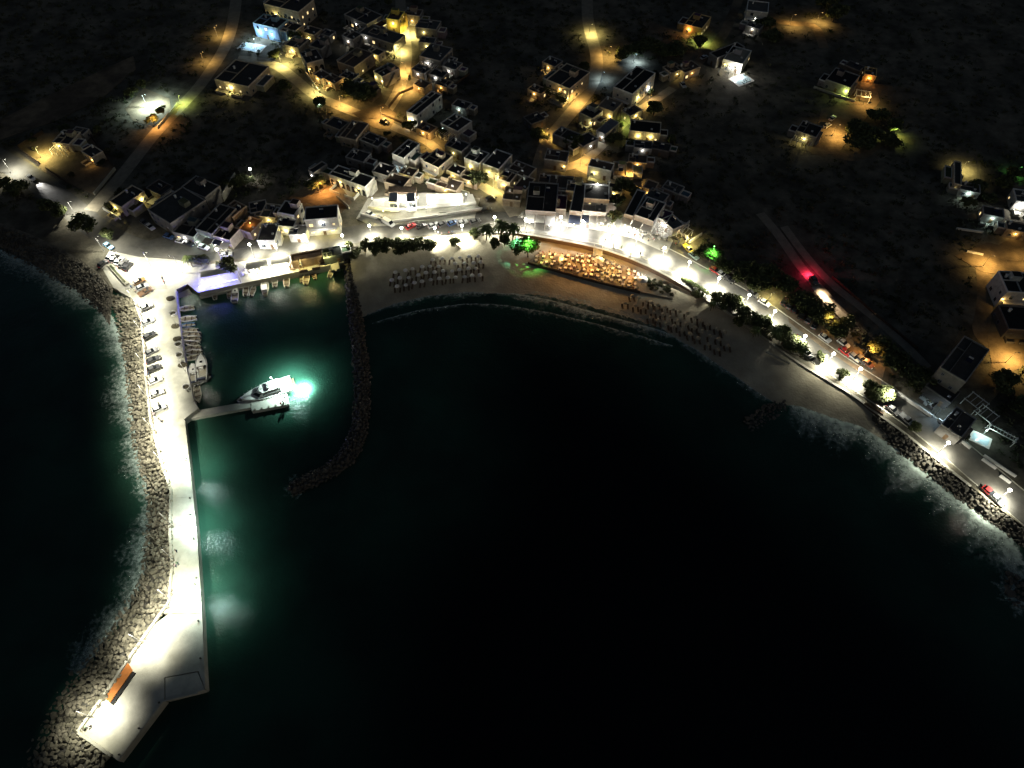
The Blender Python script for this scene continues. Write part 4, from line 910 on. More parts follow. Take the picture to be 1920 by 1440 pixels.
# cafe canopies on the quay
def canopy(A, B, C, h, label, col='canvas', lit=()):
    a = W(*A,T+h); b = W(*B,T+h); c = W(*C,T+h); ax = b-a; w = ax.length; ax.normalize(); ay = Vector((-ax.y,ax.x,0)); d = max(2.5, abs((c-b).dot(ay)))
    r = empty('cafe_canopy', (a.x,a.y,T), math.atan2(ax.y,ax.x))
    m = MB(); nx = 8
    rows = [[(w*i/nx, d*j/3, h + .18*math.sin(math.pi*j/3) - .06*math.sin(math.pi*(i % 2))) for i in range(nx+1)] for j in range(4)]
    m.grid(rows).build('canopy', M[col], r)
    for i in range(3):
        for j in (0,1): MB().cyl((w*i/2, d*j, 0),(w*i/2, d*j, h),.06,.06,6).build('post', M['white'], r)
    for fx, fy, kind, watts in lit:
        on = MB().cyl((0,0,-.1),(0,0,.1),.12,.12,8).build('hanging_lamp', LM[kind], r); on.location = (fx*w, fy*d, h-.35); add_light(on, (0,0,-.25), kind, watts, .1)
    return tag(r, label, 'canopy')
canopy((376,521),(444,508),(442,497),2.8,'grey awning of the blue-lit cafe on the quay','canvas')
canopy((462,506),(502,498),(500,486),2.8,'left white canopy of the bright quay cafe','canvas',[(.3,-.1,'w',1500),(.8,-.1,'w',1500)])
canopy((508,497),(544,490),(543,478),3.0,'right white canopy of the bright quay cafe','canvas',[(.3,-.1,'w',1700),(.8,-.1,'w',1700)])
ls = empty('light_strip', W(410,525)); tag(ls, 'violet-blue glowing light strip along the edge of the quay cafe', 'lamp')
a, b = W(374,539), W(446,525); rel(MB().bar((a.x,a.y,T+.1),(b.x,b.y,T+.1),.25,.5).build('plinth', M['white']), ls)
rel(MB().bar((a.x,a.y-.16,T+.45),(b.x,b.y-.16,T+.45),.08,.1).build('glow_tube', LM['b']), ls)
for k in range(6):
    p = a.lerp(b, (k+.5)/6 * .8); add_light(ls, Vector((p.x,p.y-.9,T+1.0)) - ls.location, 'b', 1100, .1)
    add_light(ls, Vector((p.x,p.y+1.6,T+1.2)) - ls.location, 'b', 900, .1)

# pool terrace pieces
def pool(px, py, w, d, rz, label, kind, watts, z=T):
    r = empty('swimming_pool', W(px,py,z), rz); tag(r, label, 'pool')
    MB().box(-w/2-.5,w/2+.5,-d/2-.5,d/2+.5,0,.12).build('surround', M['white'], r)
    n = 20; pl = []
    for k in range(n):
        t = 2*math.pi*k/n; pl.append((w/2*math.copysign(abs(math.cos(t))**.5, math.cos(t)), d/2*math.copysign(abs(math.sin(t))**.5, math.sin(t))))
    MB().prism(pl, .121, .14).build('water', M['pool'], r)
    on = MB().cyl((0,0,0),(0,0,2.2),.05,.04,6).cyl((0,0,2.2),(0,0,2.4),.12,.12,8,1).build('pool_lamp', [M['metal'], LM[kind]], r); on.location = (0, d/2+.4, .12)
    add_light(on, (0,-.4,2.3), kind, watts, .2)
pool(472,89,11,5.5,R(-18),'bright oval pool in front of the blue-lit house','k',2600)
pool(1390,150,8,6,R(30),'bright pool on the terrace below the cream villa','s',1800)
pool(1838,824,4.5,3,R(-35),'small bright pool terrace by the right shore road','c',600)

# low walls, frames and fences
def wall_run(name, label, pl, h=1.1, w=.3, m='white', cat='wall', z=T, lane=None):
    P = [W(x,y,z) for x,y in pl]; o = wallstrip([p - P[0] for p in P], w, -.2, h).build(name, M[m]); o.location = P[0]
    return tag(o, label, cat)
for pl, lab, h_, mm in [
 ([(36,278),(82,250)], 'dark field wall at the back left of the walled yard', 1.5, 'brownwall'),
 ([(36,280),(76,308)], 'left stretch of wall between walled yard and shore road', 1.3, 'brownwall'),
 ([(88,318),(130,345)], 'right stretch of wall between walled yard and shore road', 1.1, 'brownwall'),
 ([(178,366),(217,318)], 'pale wall along the right side of the walled yard', 1.2, 'concrete'),
 ([(217,318),(165,245)], 'dark wall closing the walled yard on the valley side', 1.3, 'brownwall'),
 ([(297,241),(335,195)], 'thin pale wall running beside the valley lane', 1.0, 'concrete'),
 ([(195,393),(227,412)], 'white front wall of the house at the western bend', 1.0, 'white'),
 ([(230,408),(276,358)], 'wall between the cream house and its long brown yard', 1.6, 'brownwall'),
 ([(420,378),(445,336)], 'tall pale wall behind the quay houses', 3.2, 'concrete'),
 ([(372,350),(422,368)], 'pale wall on the rear edge of the dark flat roofs', 2.2, 'concrete'),
 ([(655,392),(632,372)], 'yellowish ramp wall left of the floodlit restaurant', 1.6, 'concrete'),
 ([(770,330),(880,365)], 'pale lane wall above the floodlit restaurant', 1.2, 'concrete'),
 ([(728,204),(748,178),(775,166)], 'curved garden wall of the skylight house', 1.2, 'brownwall'),
 ([(715,215),(745,228),(775,240)], 'wall round the lower yard of the skylight house', 1.1, 'brownwall'),
 ([(570,112),(575,140),(600,175)], 'curved wall on the upper side of the village lane', 1.4, 'concrete'),
 ([(1103,325),(1150,342),(1192,350)], 'yellow-lit wall below the white house with two windows', 1.2, 'concrete'),
 ([(1054,398),(1072,345)], 'pale alley wall between the first two tavernas', 2.4, 'white'),
 ([(1044,400),(1058,345)], 'second alley wall beside the wide taverna', 2.2, 'white'),
 ([(1225,425),(1245,378)], 'cold-lit side wall of the last large restaurant', 3.6, 'white'),
 ([(1240,408),(1290,450)], 'thin white terrace rail rising right of the restaurants', 1.0, 'white'),
 ([(1266,440),(1292,418)], 'left of two thin white fences climbing the dark slope', 1.2, 'white'),
 ([(1292,456),(1315,441)], 'right of two thin white fences climbing the dark slope', 1.2, 'white'),
 ([(1680,738),(1745,782)], 'long white roadside wall left of the gate at right', 1.1, 'white'),
 ([(1757,788),(1800,822)], 'white roadside wall right of the gate at right', 1.1, 'white'),
 ([(1800,828),(1818,842)], 'short bright wall piece beyond the orange-lit plant', 1.0, 'white'),
 ([(1840,862),(1866,880)], 'white planter wall left piece on the right shore road', 1.0, 'white'),
 ([(1873,893),(1893,907)], 'white planter wall right piece on the right shore road', 1.0, 'white'),
 ([(1843,855),(1880,880),(1903,895)], 'rear wall of the white planters', .9, 'white'),
 ([(1525,165),(1602,192)], 'pale straight wall in front of the dark yard house', 1.0, 'concrete'),
 ([(1560,520),(1640,590),(1720,655)], 'faint dry-stone wall climbing the right slope', .9, 'brownwall'),
 ([(880,140),(820,185)], 'thin wall in the dark field right of the village', 1.0, 'brownwall'),
 ([(1792,430),(1842,437)], 'thin white wall above the dirt plot at right', .8, 'white'),
 ([(1812,473),(1842,479)], 'short white wall beside the lamp in the dirt plot', .8, 'white'),
 ([(1480,682),(1436,660)], 'low curved wall on the sand below the palms', .5, 'concrete'),
 ]: wall_run('garden_wall', lab, pl, h_, .35, mm)
wall_run('beach_step', 'dark timber step on the sand at the right end of the beach', [(1562,710),(1600,735)], .7, .8, 'wood', 'step', 1.6)
wall_run('beach_step', 'dark timber step beside the parked pickup at the right', [(1620,757),(1655,778)], .7, .6, 'wood', 'step', T)
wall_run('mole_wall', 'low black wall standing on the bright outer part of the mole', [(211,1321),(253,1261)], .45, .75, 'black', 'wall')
o = MB().prism([tuple((W(x,y)-W(215,1290))[:2]) for x,y in [(197,1309),(208,1318),(250,1258),(241,1244)]], 0, .4).build('orange_glow_slab', M['orange']); o.location = W(215,1290) + Vector((0,0,.06))  # its orange colour imitates the light falling beside the wall
tag(o, 'slab coloured orange for the glow behind the black wall on the mole', 'ramp')
# white stepped frame terraces beside the right-hand pool
def frame(px, py, w, d, h, rz, label, nb=3):
    r = empty('pergola', W(px,py), rz); tag(r, label, 'pergola')
    for x in (0,w):
        for y in (0,d): MB().box(x-.1,x+.1,y-.1,y+.1,0,h).build('post', M['white'], r)
    for y in (0,d): MB().box(-.3,w+.3,y-.1,y+.1,h,h+.2).build('beam', M['white'], r)
    for k in range(nb+1): MB().box(w*k/nb-.08,w*k/nb+.08,-.3,d+.3,h+.201,h+.33).build('slat', M['white'], r)
frame(1800,757,5,4,2.6,R(-55),'upper white frame pergola above the small bright pool')
frame(1818,780,5,4,2.6,R(-55),'middle white frame pergola above the small bright pool')
frame(1846,812,7,1.5,2.6,R(-40),'slatted white pergola along the back of the small bright pool',8)
frame(1601,190,5.5,4.5,2.6,R(-18),'white pergola with four slats beside the lime-green room',3)
frame(1500,262,4,3,2.5,R(-20),'small white pergola on the terrace of the dark yard house',4)
frame(1255,432,5,4,2.5,R(-40),'left white pergola frame at the right end of the restaurants')
frame(1268,443,4,3.5,2.5,R(-40),'right white pergola frame at the right end of the restaurants')

# ------------------------------------------------------------------ trees
tr = random.Random(31)
def leaf_cloud(lobes, n, s, flat=.3):
    m = MB()
    for _ in range(n):
        c, rr_ = lobes[tr.randrange(len(lobes))]
        v = Vector((tr.gauss(0,1),tr.gauss(0,1),tr.gauss(0,1))).normalized() * (tr.random() ** .45)
        p = Vector((c[0]+v.x*rr_[0], c[1]+v.y*rr_[1], c[2]+v.z*rr_[2]))
        a = Vector((tr.gauss(0,1),tr.gauss(0,1),tr.gauss(0,flat))).normalized() * s * tr.uniform(.6,1.4)
        b = a.cross(Vector((tr.gauss(0,1),tr.gauss(0,1),tr.gauss(0,1)))).normalized() * s * tr.uniform(.35,.7)
        m.add([p-a, p-b, p+a, p+b], [(0,1,2,3)])
    return m
def broad(seed):
    tr.seed(seed); lobes = []
    for k in range(9):
        t = tr.uniform(0,6.28); q = tr.uniform(.2,.72); lobes.append(((math.cos(t)*q, math.sin(t)*q, .72+tr.uniform(-.14,.14)), (tr.uniform(.28,.46),)*2 + (tr.uniform(.18,.32),)))
    lobes.append(((0,0,.74),(.5,.5,.3)))
    cr = leaf_cloud(lobes, 1500, .10).mesh('crown', M['leaf'])
    tk = MB().cyl((0,0,-.1),(.03,.02,.4),.055,.04,7)
    for k in range(5):
        c = lobes[k][0]; tk.cyl((.03,.02,.36),(c[0]*.8,c[1]*.8,c[2]),.028,.01,5)
    return cr, tk.mesh('trunk', M['bark'])
def palm(seed):
    tr.seed(seed); f = MB()
    for k in range(22):
        t = 2*math.pi*k/22 + tr.uniform(-.1,.1); up = tr.uniform(.05,.5); ln_ = tr.uniform(.42,.55); pr = None
        for j in range(7):
            u = j/6; x = ln_*u*math.cos(up*.6); z = .86 + .26*up*u*2 - .42*u*u*(1-up*.4)
            p = Vector((math.cos(t)*x, math.sin(t)*x, z)); wd = .055*math.sin(math.pi*min(1,u*.85+.12))
            sd = Vector((-math.sin(t),math.cos(t),0))*wd
            if pr:
                f.add([pr[0]-pr[1]-Vector((0,0,.02)), p-sd-Vector((0,0,.02)), p, pr[0]], [(0,1,2,3)]); f.add([pr[0], p, p+sd-Vector((0,0,.02)), pr[0]+pr[1]-Vector((0,0,.02))], [(0,1,2,3)])
            pr = (p, sd)
    tk = MB()
    for j in range(6): tk.cyl((.02*math.sin(j*.6),0,.145*j-.05),(.02*math.sin((j+1)*.6),0,.145*(j+1)-.05),.032,.026,8)
    return f.mesh('crown', M['palmleaf']), tk.mesh('trunk', M['bark'])
def rnd_bush(seed):
    tr.seed(seed); lobes = [((tr.uniform(-.3,.3),tr.uniform(-.3,.3),.35+tr.uniform(-.05,.2)),(tr.uniform(.25,.4),)*2+(tr.uniform(.2,.32),)) for _ in range(6)]
    return leaf_cloud(lobes, 600, .09, .8).mesh('foliage', M['bush']), MB().cyl((0,0,-.1),(0,0,.35),.04,.02,6).mesh('stem', M['bark'])
BROAD = [broad(i) for i in range(5)]; PALM = [palm(i+50) for i in range(3)]; BUSH = [rnd_bush(i+80) for i in range(4)]
def tree(kind, px, py, w, h, label, z=T, i=0, group=None):     # w: crown width in metres, h: height
    r = empty({'b':'tamarisk_tree','p':'palm_tree','s':'shrub'}[kind], W(px,py,z), tr.uniform(0,6.3), (w/1.6, w/1.6, h) if kind == 'b' else ((w,w,h*1.05) if kind == 'p' else (w/1.1,w/1.1,h/.9)))
    q_ = on_sand(px, py)
    if q_ is not None and z > 1 and q_.z < z: r.location = q_
    c, t = {'b':BROAD,'p':PALM,'s':BUSH}[kind][i % {'b':5,'p':3,'s':4}[kind]]
    link(c.name.split('.')[0], c, r); link(t.name.split('.')[0], t, r)
    return tag(r, label, 'shrub' if kind == 's' else 'tree', group)
TREES = [
 ('b',165,438,8,6,'large dark tree at the western road bend'), ('b',207,450,4.5,4.5,'bright green tree right of the big dark one'),
 ('b',42,362,8,5,'dark tree beside the far left lamp'), ('b',95,392,6,4,'ragged tree at the edge of the western road'), ('b',120,405,6,4.5,'dark tree left of the second western lamp'), ('b',12,352,5,4,'dark tree at the left edge under the lamp'),
 ('p',361,500,5,5,'bright green palm at the corner of the blue-lit cafe'), ('b',378,498,3.2,4,'first small round tree behind the blue-lit cafe'), ('b',392,496,3.4,4,'second small round tree behind the blue-lit cafe'), ('s',409,498,2.2,2,'small bush at the end of the cafe trees'),
 ('b',438,512,5.5,6.2,'flat-crowned tree on a white trunk beside the cafe awning'),
 ('b',658,472,3.2,3.8,'small round tree right of the dark kiosk'), ('b',686,472,4,4.5,'left-most ragged tree of the beach row'), ('b',670,482,5,2.5,'low brownish tree behind the kiosk at beach level'),
 ('b',712,471,5.7,4.0,'first tree in the left clump of beach tamarisk'), ('b',727,470,5.7,4.0,'second tree in the left clump of beach tamarisk'), ('b',742,470,5.7,4.0,'third tree in the left clump of beach tamarisk'),
 ('b',768,471,5.9,4.0,'first tree in the right clump of beach tamarisk'), ('b',782,470,6.2,4.0,'second tree in the right clump of beach tamarisk'), ('b',799,469,6.2,4.0,'third tree in the right clump of beach tamarisk'),
 ('b',890,448,3.6,3.6,'tree left of the palms at the end of the beach'), ('p',912,450,7,6.6,'first dark palm at the end of the beach'), ('p',940,446,7,7.2,'second dark palm at the end of the beach'), ('b',925,466,4,3.5,'tree below the two dark palms'), ('b',945,462,4,4,'tree between the palms and the green-lit tree'), ('p',962,452,7,7.2,'third dark palm next to the green-lit tree'),
 ('b',968,475,6,5,'teal-lit tree left of the green-lit round one'), ('b',990,482,7,7,'round tree glowing green under an added green light beside the dining terrace'),
 ('b',1355,575,6,4.2,'first dark tree right of the promenade shrubs'), ('b',1372,582,6,4.2,'second dark tree right of the promenade shrubs'), ('b',1400,602,7,4.2,'olive-coloured tree on the beach edge, first of the middle clump'), ('b',1420,612,6.5,4.2,'second tree of the middle beach-edge clump'), ('p',1332,582,3.5,4,'thin palm on the sand below the promenade lamp'),
 ('p',1445,640,6,6.5,'tall palm left of the lamp in the middle beach clump'), ('b',1465,645,7.5,4.2,'tree right of the tall beach palm'), ('b',1482,655,6,4.2,'last tree of the middle beach-edge clump'),
 ('b',1533,675,3.6,3.2,'single small tree between two promenade lamps'), ('b',1575,706,3.4,3.2,'small tree above the dark timber step'), ('b',1620,738,5,4.2,'left half of the pair of trees before the pickup'), ('b',1642,748,6.5,4.2,'larger dark tree before the parked pickup'),
 ('b',1438,528,9,4.5,'dark tree left of the black parked cars'),('b',1465,548,8,4.5,'dark tree just above the first black car'),('b',1500,572,9,4.5,'dark tree above the middle of the parked row'),('b',1540,602,9,4.5,'dark tree above the end of the parked row'),('b',1572,628,7,4,'dark tree behind the white roadside car'),('b',1650,668,8,4.5,'dark tree right of the brown roadside car'),('b',1680,690,9,4.5,'dark tree above the white roadside wall'),('b',1715,712,9,4.5,'dark tree left of the tall dark building'),('b',1385,612,4,3.6,'small tree on the sand below the middle clump'),('p',1412,632,4.5,4.6,'palm on the sand in front of the middle clump'),('p',1500,668,4.5,4.6,'palm right of the middle beach clump'),('b',1340,565,4.5,3.4,'ragged tree at the end of the fan palm row'),('b',1305,560,3.5,2.6,'low tree on the sand below the fan palms'),
 ('b',700,478,4.5,3.4,'low tree on the sand under the left tamarisk clump'),('b',752,478,4.5,3.2,'low tree on the sand between the two tamarisk clumps'),('b',855,462,3.5,3,'small tree beside the lamp on the open sand'),
 ('b',1712,806,4,1.6,'dark low bush behind the parked cars at right'),
 ('b',250,182,5,4,'left tree beside the very bright cold lamp'), ('b',287,232,5,3.5,'tree below the very bright cold lamp'), ('b',308,216,4,3.5,'right tree beside the very bright cold lamp'), ('b',272,168,4,4,'tree behind the very bright cold lamp'),
 ('b',437,165,5,2.8,'glowing yellow vine on the porch of the wide black-roofed house'), ('b',550,70,8,4,'yellowish tree between the blue house and the small yellow-lit one'), ('b',520,112,6,4,'yellow-lit tree at the bend of the village lane'),
 ('b',600,205,6,4,'cold-lit garden tree below the village lane'), ('b',560,75,6,5,'dark tree left of the upper village houses'), ('b',675,190,12,5,'dark wide tree above the lane junction'), ('b',655,178,9,4.5,'dark tree left of the wide one above the lane junction'), ('b',540,172,6,5,'dark tree beside the lone gate below the village lane'),
 ('b',770,245,5,3.6,'pale tree in front of the skylight house'), ('b',670,250,7,2.5,'dark garden bush below the lane junction'), ('b',832,252,5,3,'teal-lit tree beside the white house with a balcony frame'),
 ('b',900,345,7,5,'yellow-lit tree beside the back lane'), ('b',460,352,7,4,'dark tree in the garden behind the quay houses'), ('b',435,355,5,3.5,'small tree against the tall pale wall'), ('b',592,352,7,4,'dark tree at the orange dirt lot'),
 ('b',1040,180,9,4,'yellow-lit tree in front of the balconied house'), ('b',1050,192,6,3.5,'second yellow-lit tree in front of the balconied house'), ('b',1010,265,7,4,'dry amber-lit tree on the hill lane'), ('b',1090,140,5,5,'dark tree right of the balconied house'),
 ('b',1185,102,9,4.5,'grey-lit tree left of the cold lamp behind the large house'), ('b',1215,95,10,5,'grey-lit tree behind the large black-roofed house'), ('b',1240,110,10,5,'pale green tree right of the large black-roofed house'), ('b',1165,112,6,4,'tree at the hill lane bend beside the large house'), ('b',1270,105,9,5,'brownish tree on the farm track'), ('b',1312,90,6,5,'lime-lit tree on the farm track'),
 ('b',1225,215,8,4,'dark tree on the slope below the large house'), ('b',1160,240,4,3,'pale green bush at the stair lane'), ('b',1075,275,7,5,'dark tree above the foot of the stair lane'), ('b',1150,268,7,3,'dark bush below the grey-roofed house'),
 ('b',1170,365,7,5,'brown-lit tree in the garden behind the restaurants'), ('b',1155,390,6,5,'tree in the garden gap of the restaurant row'), ('b',1152,418,4.5,5.5,'yellow-green tree on the restaurant terrace'), ('b',1190,368,5,4,'dark tree beside the slim restaurant'),
 ('b',1330,490,8,4.5,'green-lit bushy tree at the roadside'), ('b',1310,480,5,3.5,'yellow-green tree left of the green-lit one'), ('b',1350,505,7,4,'dark bush right of the green-lit tree'), ('b',1390,520,9,4.5,'dark roadside tree above the second promenade bend'), ('b',1420,535,9,4.2,'dark roadside tree before the parked cars'),
 ('b',1545,25,9,7,'tall tree with lit twigs at the top right'), ('b',1560,40,9,7,'dark tree right of the tall lit-twig tree'), ('b',1430,55,9,4.5,'brown-lit tree left of the upper track'), ('b',1450,80,10,4.5,'wide dim tree below the upper track'),
 ('b',1610,260,12,5,'brown wide tree at the loop track'), ('b',1605,275,10,4,'dark tree inside the loop track'), ('b',1640,225,8,4.5,'dark tree right of the bare yard'), ('b',1672,245,7,4.5,'pale green lit tree on the loop track'), ('b',1660,275,9,4,'dark tree below the loop track'),
 ('b',1895,338,6,4.5,'green-lit tree at the right edge'), ('b',1880,355,7,4.5,'dark round tree at the right edge'), ('b',1830,360,7,3.5,'bluish tree beside the narrow yellow-lit house'), ('b',1845,378,6,3,'second bluish tree beside the narrow yellow-lit house'), ('b',1812,385,5,3,'yellowish shrub tree below the narrow yellow-lit house'),
 ('b',1590,610,5,3,'orange-lit bush in front of the stopped car on the cliff track'), ('s',1802,818,3.4,2.2,'orange-lit spiky plant by the gate at right'), ('b',1880,725,8,4,'dark tree below the amber lamp at right'), ('b',1915,770,8,4,'dark tree at the right edge above the pool'),
]
for i, t_ in enumerate(TREES):
    x_, y_ = t_[1:3]
    z_ = 2.2 if (690 < x_ < 960 and y_ > 455) else T
    tree(*t_, z=z_, i=i)
gs = random.Random(44)
for i in range(90):
    x, y = gs.choice(((gs.uniform(560,890), gs.uniform(10,250)), (gs.uniform(620,960), gs.uniform(250,345)), (gs.uniform(1000,1260), gs.uniform(90,390)), (gs.uniform(60,250), gs.uniform(240,400))))
    p_ = W(x, y)
    if any((p_ - q).length < w_*.5 + 1.2 for _,w_,_,pl in ROADS for q in resample([W(a,b) for a,b in pl], 40)): continue
    tree(gs.choice('sbs'), x, y, gs.uniform(1.8,4.2), gs.uniform(1.5,3.2), 'small garden shrub or tree among the village houses', T, i, 'garden greenery in the village')
for i, (x, y) in enumerate([(1281,529),(1287,533),(1293,537),(1299,541),(1305,545),(1311,549),(1317,553),(1323,558)]):
    tree('p', x, y, 2.6, 2.8, ORD[i] + ' small fan palm from the left in the promenade row', T, i, 'promenade fan palms')
# coloured lights; tall poles added over the trees to light their crowns
for x, y, z, k, w_, lab in [(990.5,482,9.0,'g',16000,'added green light on a tall pole over the round tree'),(969,475,7.5,'t',9000,'added teal light on a tall pole left of the green-lit tree'),(1330,490.5,7.0,'g',9000,'added green light over the roadside bush'),(1802,825,.8,'o',220,'small orange lamp beside the spiky plant')]:
    r = empty('coloured_light', on_sand(x,y) or W(x,y)); MB().cyl((0,0,0),(0,0,z),.05,.04,6).build('pole', M['metal'], r)
    o = MB().cyl((0,0,0),(0,0,.2),.14,.14,8).build('lamp_head', LM[k], r); o.location = (0,0,z); add_light(o, (0,-.3,-.1), k, w_, .15, 96 if z > 2 else None); tag(r, lab, 'lamp')

# ------------------------------------------------------------------ vehicles
def car_proto(kind):
    L_, wd = {'hatch':(4.1,1.72),'van':(5.0,1.95),'pickup':(5.1,1.85)}[kind]
    if kind == 'hatch':
        prof = [(-2.0,.35),(-2.02,.72),(-1.9,.92),(-.9,.95),(.85,.93),(1.75,.78),(2.05,.6),(2.05,.35)]; cab = [(-1.75,.93),(-1.25,1.42),(.1,1.46),(.85,.93)]
    elif kind == 'van':
        prof = [(-2.45,.4),(-2.5,1.1),(-2.4,1.2),(1.4,1.2),(1.7,1.1),(2.45,.9),(2.5,.4)]; cab = [(-2.38,1.2),(-2.3,2.0),(1.0,2.05),(1.75,1.1)]
    else:
        prof = [(-2.5,.45),(-2.5,.95),(-.5,.98),(1.0,1.0),(1.9,.95),(2.5,.8),(2.55,.45)]; cab = [(-.55,.98),(-.4,1.6),(.6,1.62),(1.2,.99)]
    def ext(pr, ws, mi, m):
        n = len(pr); vs = []
        for k, (x, z) in enumerate(pr): vs += [(x,-ws[k],z),(x,ws[k],z)]
        m.add(vs, [(2*k,2*k+2,2*k+3,2*k+1) for k in range(n-1)] + [(2*n-2,0,1,2*n-1)] + [tuple(range(0,2*n,2))[::-1], tuple(range(1,2*n,2))], mi)
    w2 = wd/2; b = MB(); ext(prof, [w2*(.94 if k in (0,len(prof)-1) else 1) for k in range(len(prof))], 0, b)
    g = MB(); cw = [w2*.93, w2*.8, w2*.8, w2*.93]; ext(cab, cw, 0, g)
    rz0 = max(z for x, z in cab); rf = MB(); rf.box(cab[1][0]+.02, cab[2][0]-.02, -w2*.79, w2*.79, rz0-.03, rz0+.035)
    if kind == 'van': g = MB(); g.add([(1.02,-w2*.8,2.0),(1.75,-w2*.9,1.13),(1.75,w2*.9,1.13),(1.02,w2*.8,2.0)],[(0,1,2,3)]); b2 = MB(); ext(cab, cw, 0, b2); b.add(b2.v, b2.f); g.v = [(x+.03,y,z+.02) for x,y,z in g.v]
    if kind == 'pickup': b.box(-2.5,-.6,-w2,-w2+.1,.95,1.15); b.box(-2.5,-.6,w2-.1,w2,.95,1.15); b.box(-2.5,-2.4,-w2+.1,w2-.1,.95,1.15)
    wh = MB().cyl((0,-.11,0),(0,.11,0),.31,.31,12); rim = MB().cyl((0,-.13,0),(0,.13,0),.18,.18,10)
    whm, rimm = wh.mesh('wheel', M['tyre']), rim.mesh('rim', M['metal'])
    hl = MB().box(-.05,.06,-.2,.2,-.07,.07).mesh('headlight', M['headlight']); tl = MB().box(-.06,.05,-.18,.18,-.08,.08).mesh('taillight', M['tailoff'])
    fx, bx_ = prof[-1][0]-.05, prof[0][0]+.02
    ax = L_*.31
    parts = [('body', b.mesh('body', M['paint'])), ('windows', g.mesh('windows', M['carglass'])), ('roof', rf.mesh('roof', M['paint']))]
    for x in (-ax, ax):
        for y in (-w2+.1, w2-.1): parts.append(('wheel', whm, (x,y,.31), [('rim', rimm)]))
    for y in (-w2+.28, w2-.28): parts += [('headlight', hl, (fx-.02, y, .68)), ('taillight', tl, (bx_-.02, y, .78))]
    return Proto({'hatch':'parked_car','van':'van','pickup':'pickup_truck'}[kind], parts, ('body','roof'))
CAR = {k: car_proto(k) for k in ('hatch','van','pickup')}
cw_,cs,cb,cr_,cbl,cg = (.75,.75,.72),(.42,.43,.43),(.03,.03,.032),(.42,.03,.03),(.06,.13,.3),(.12,.12,.12)
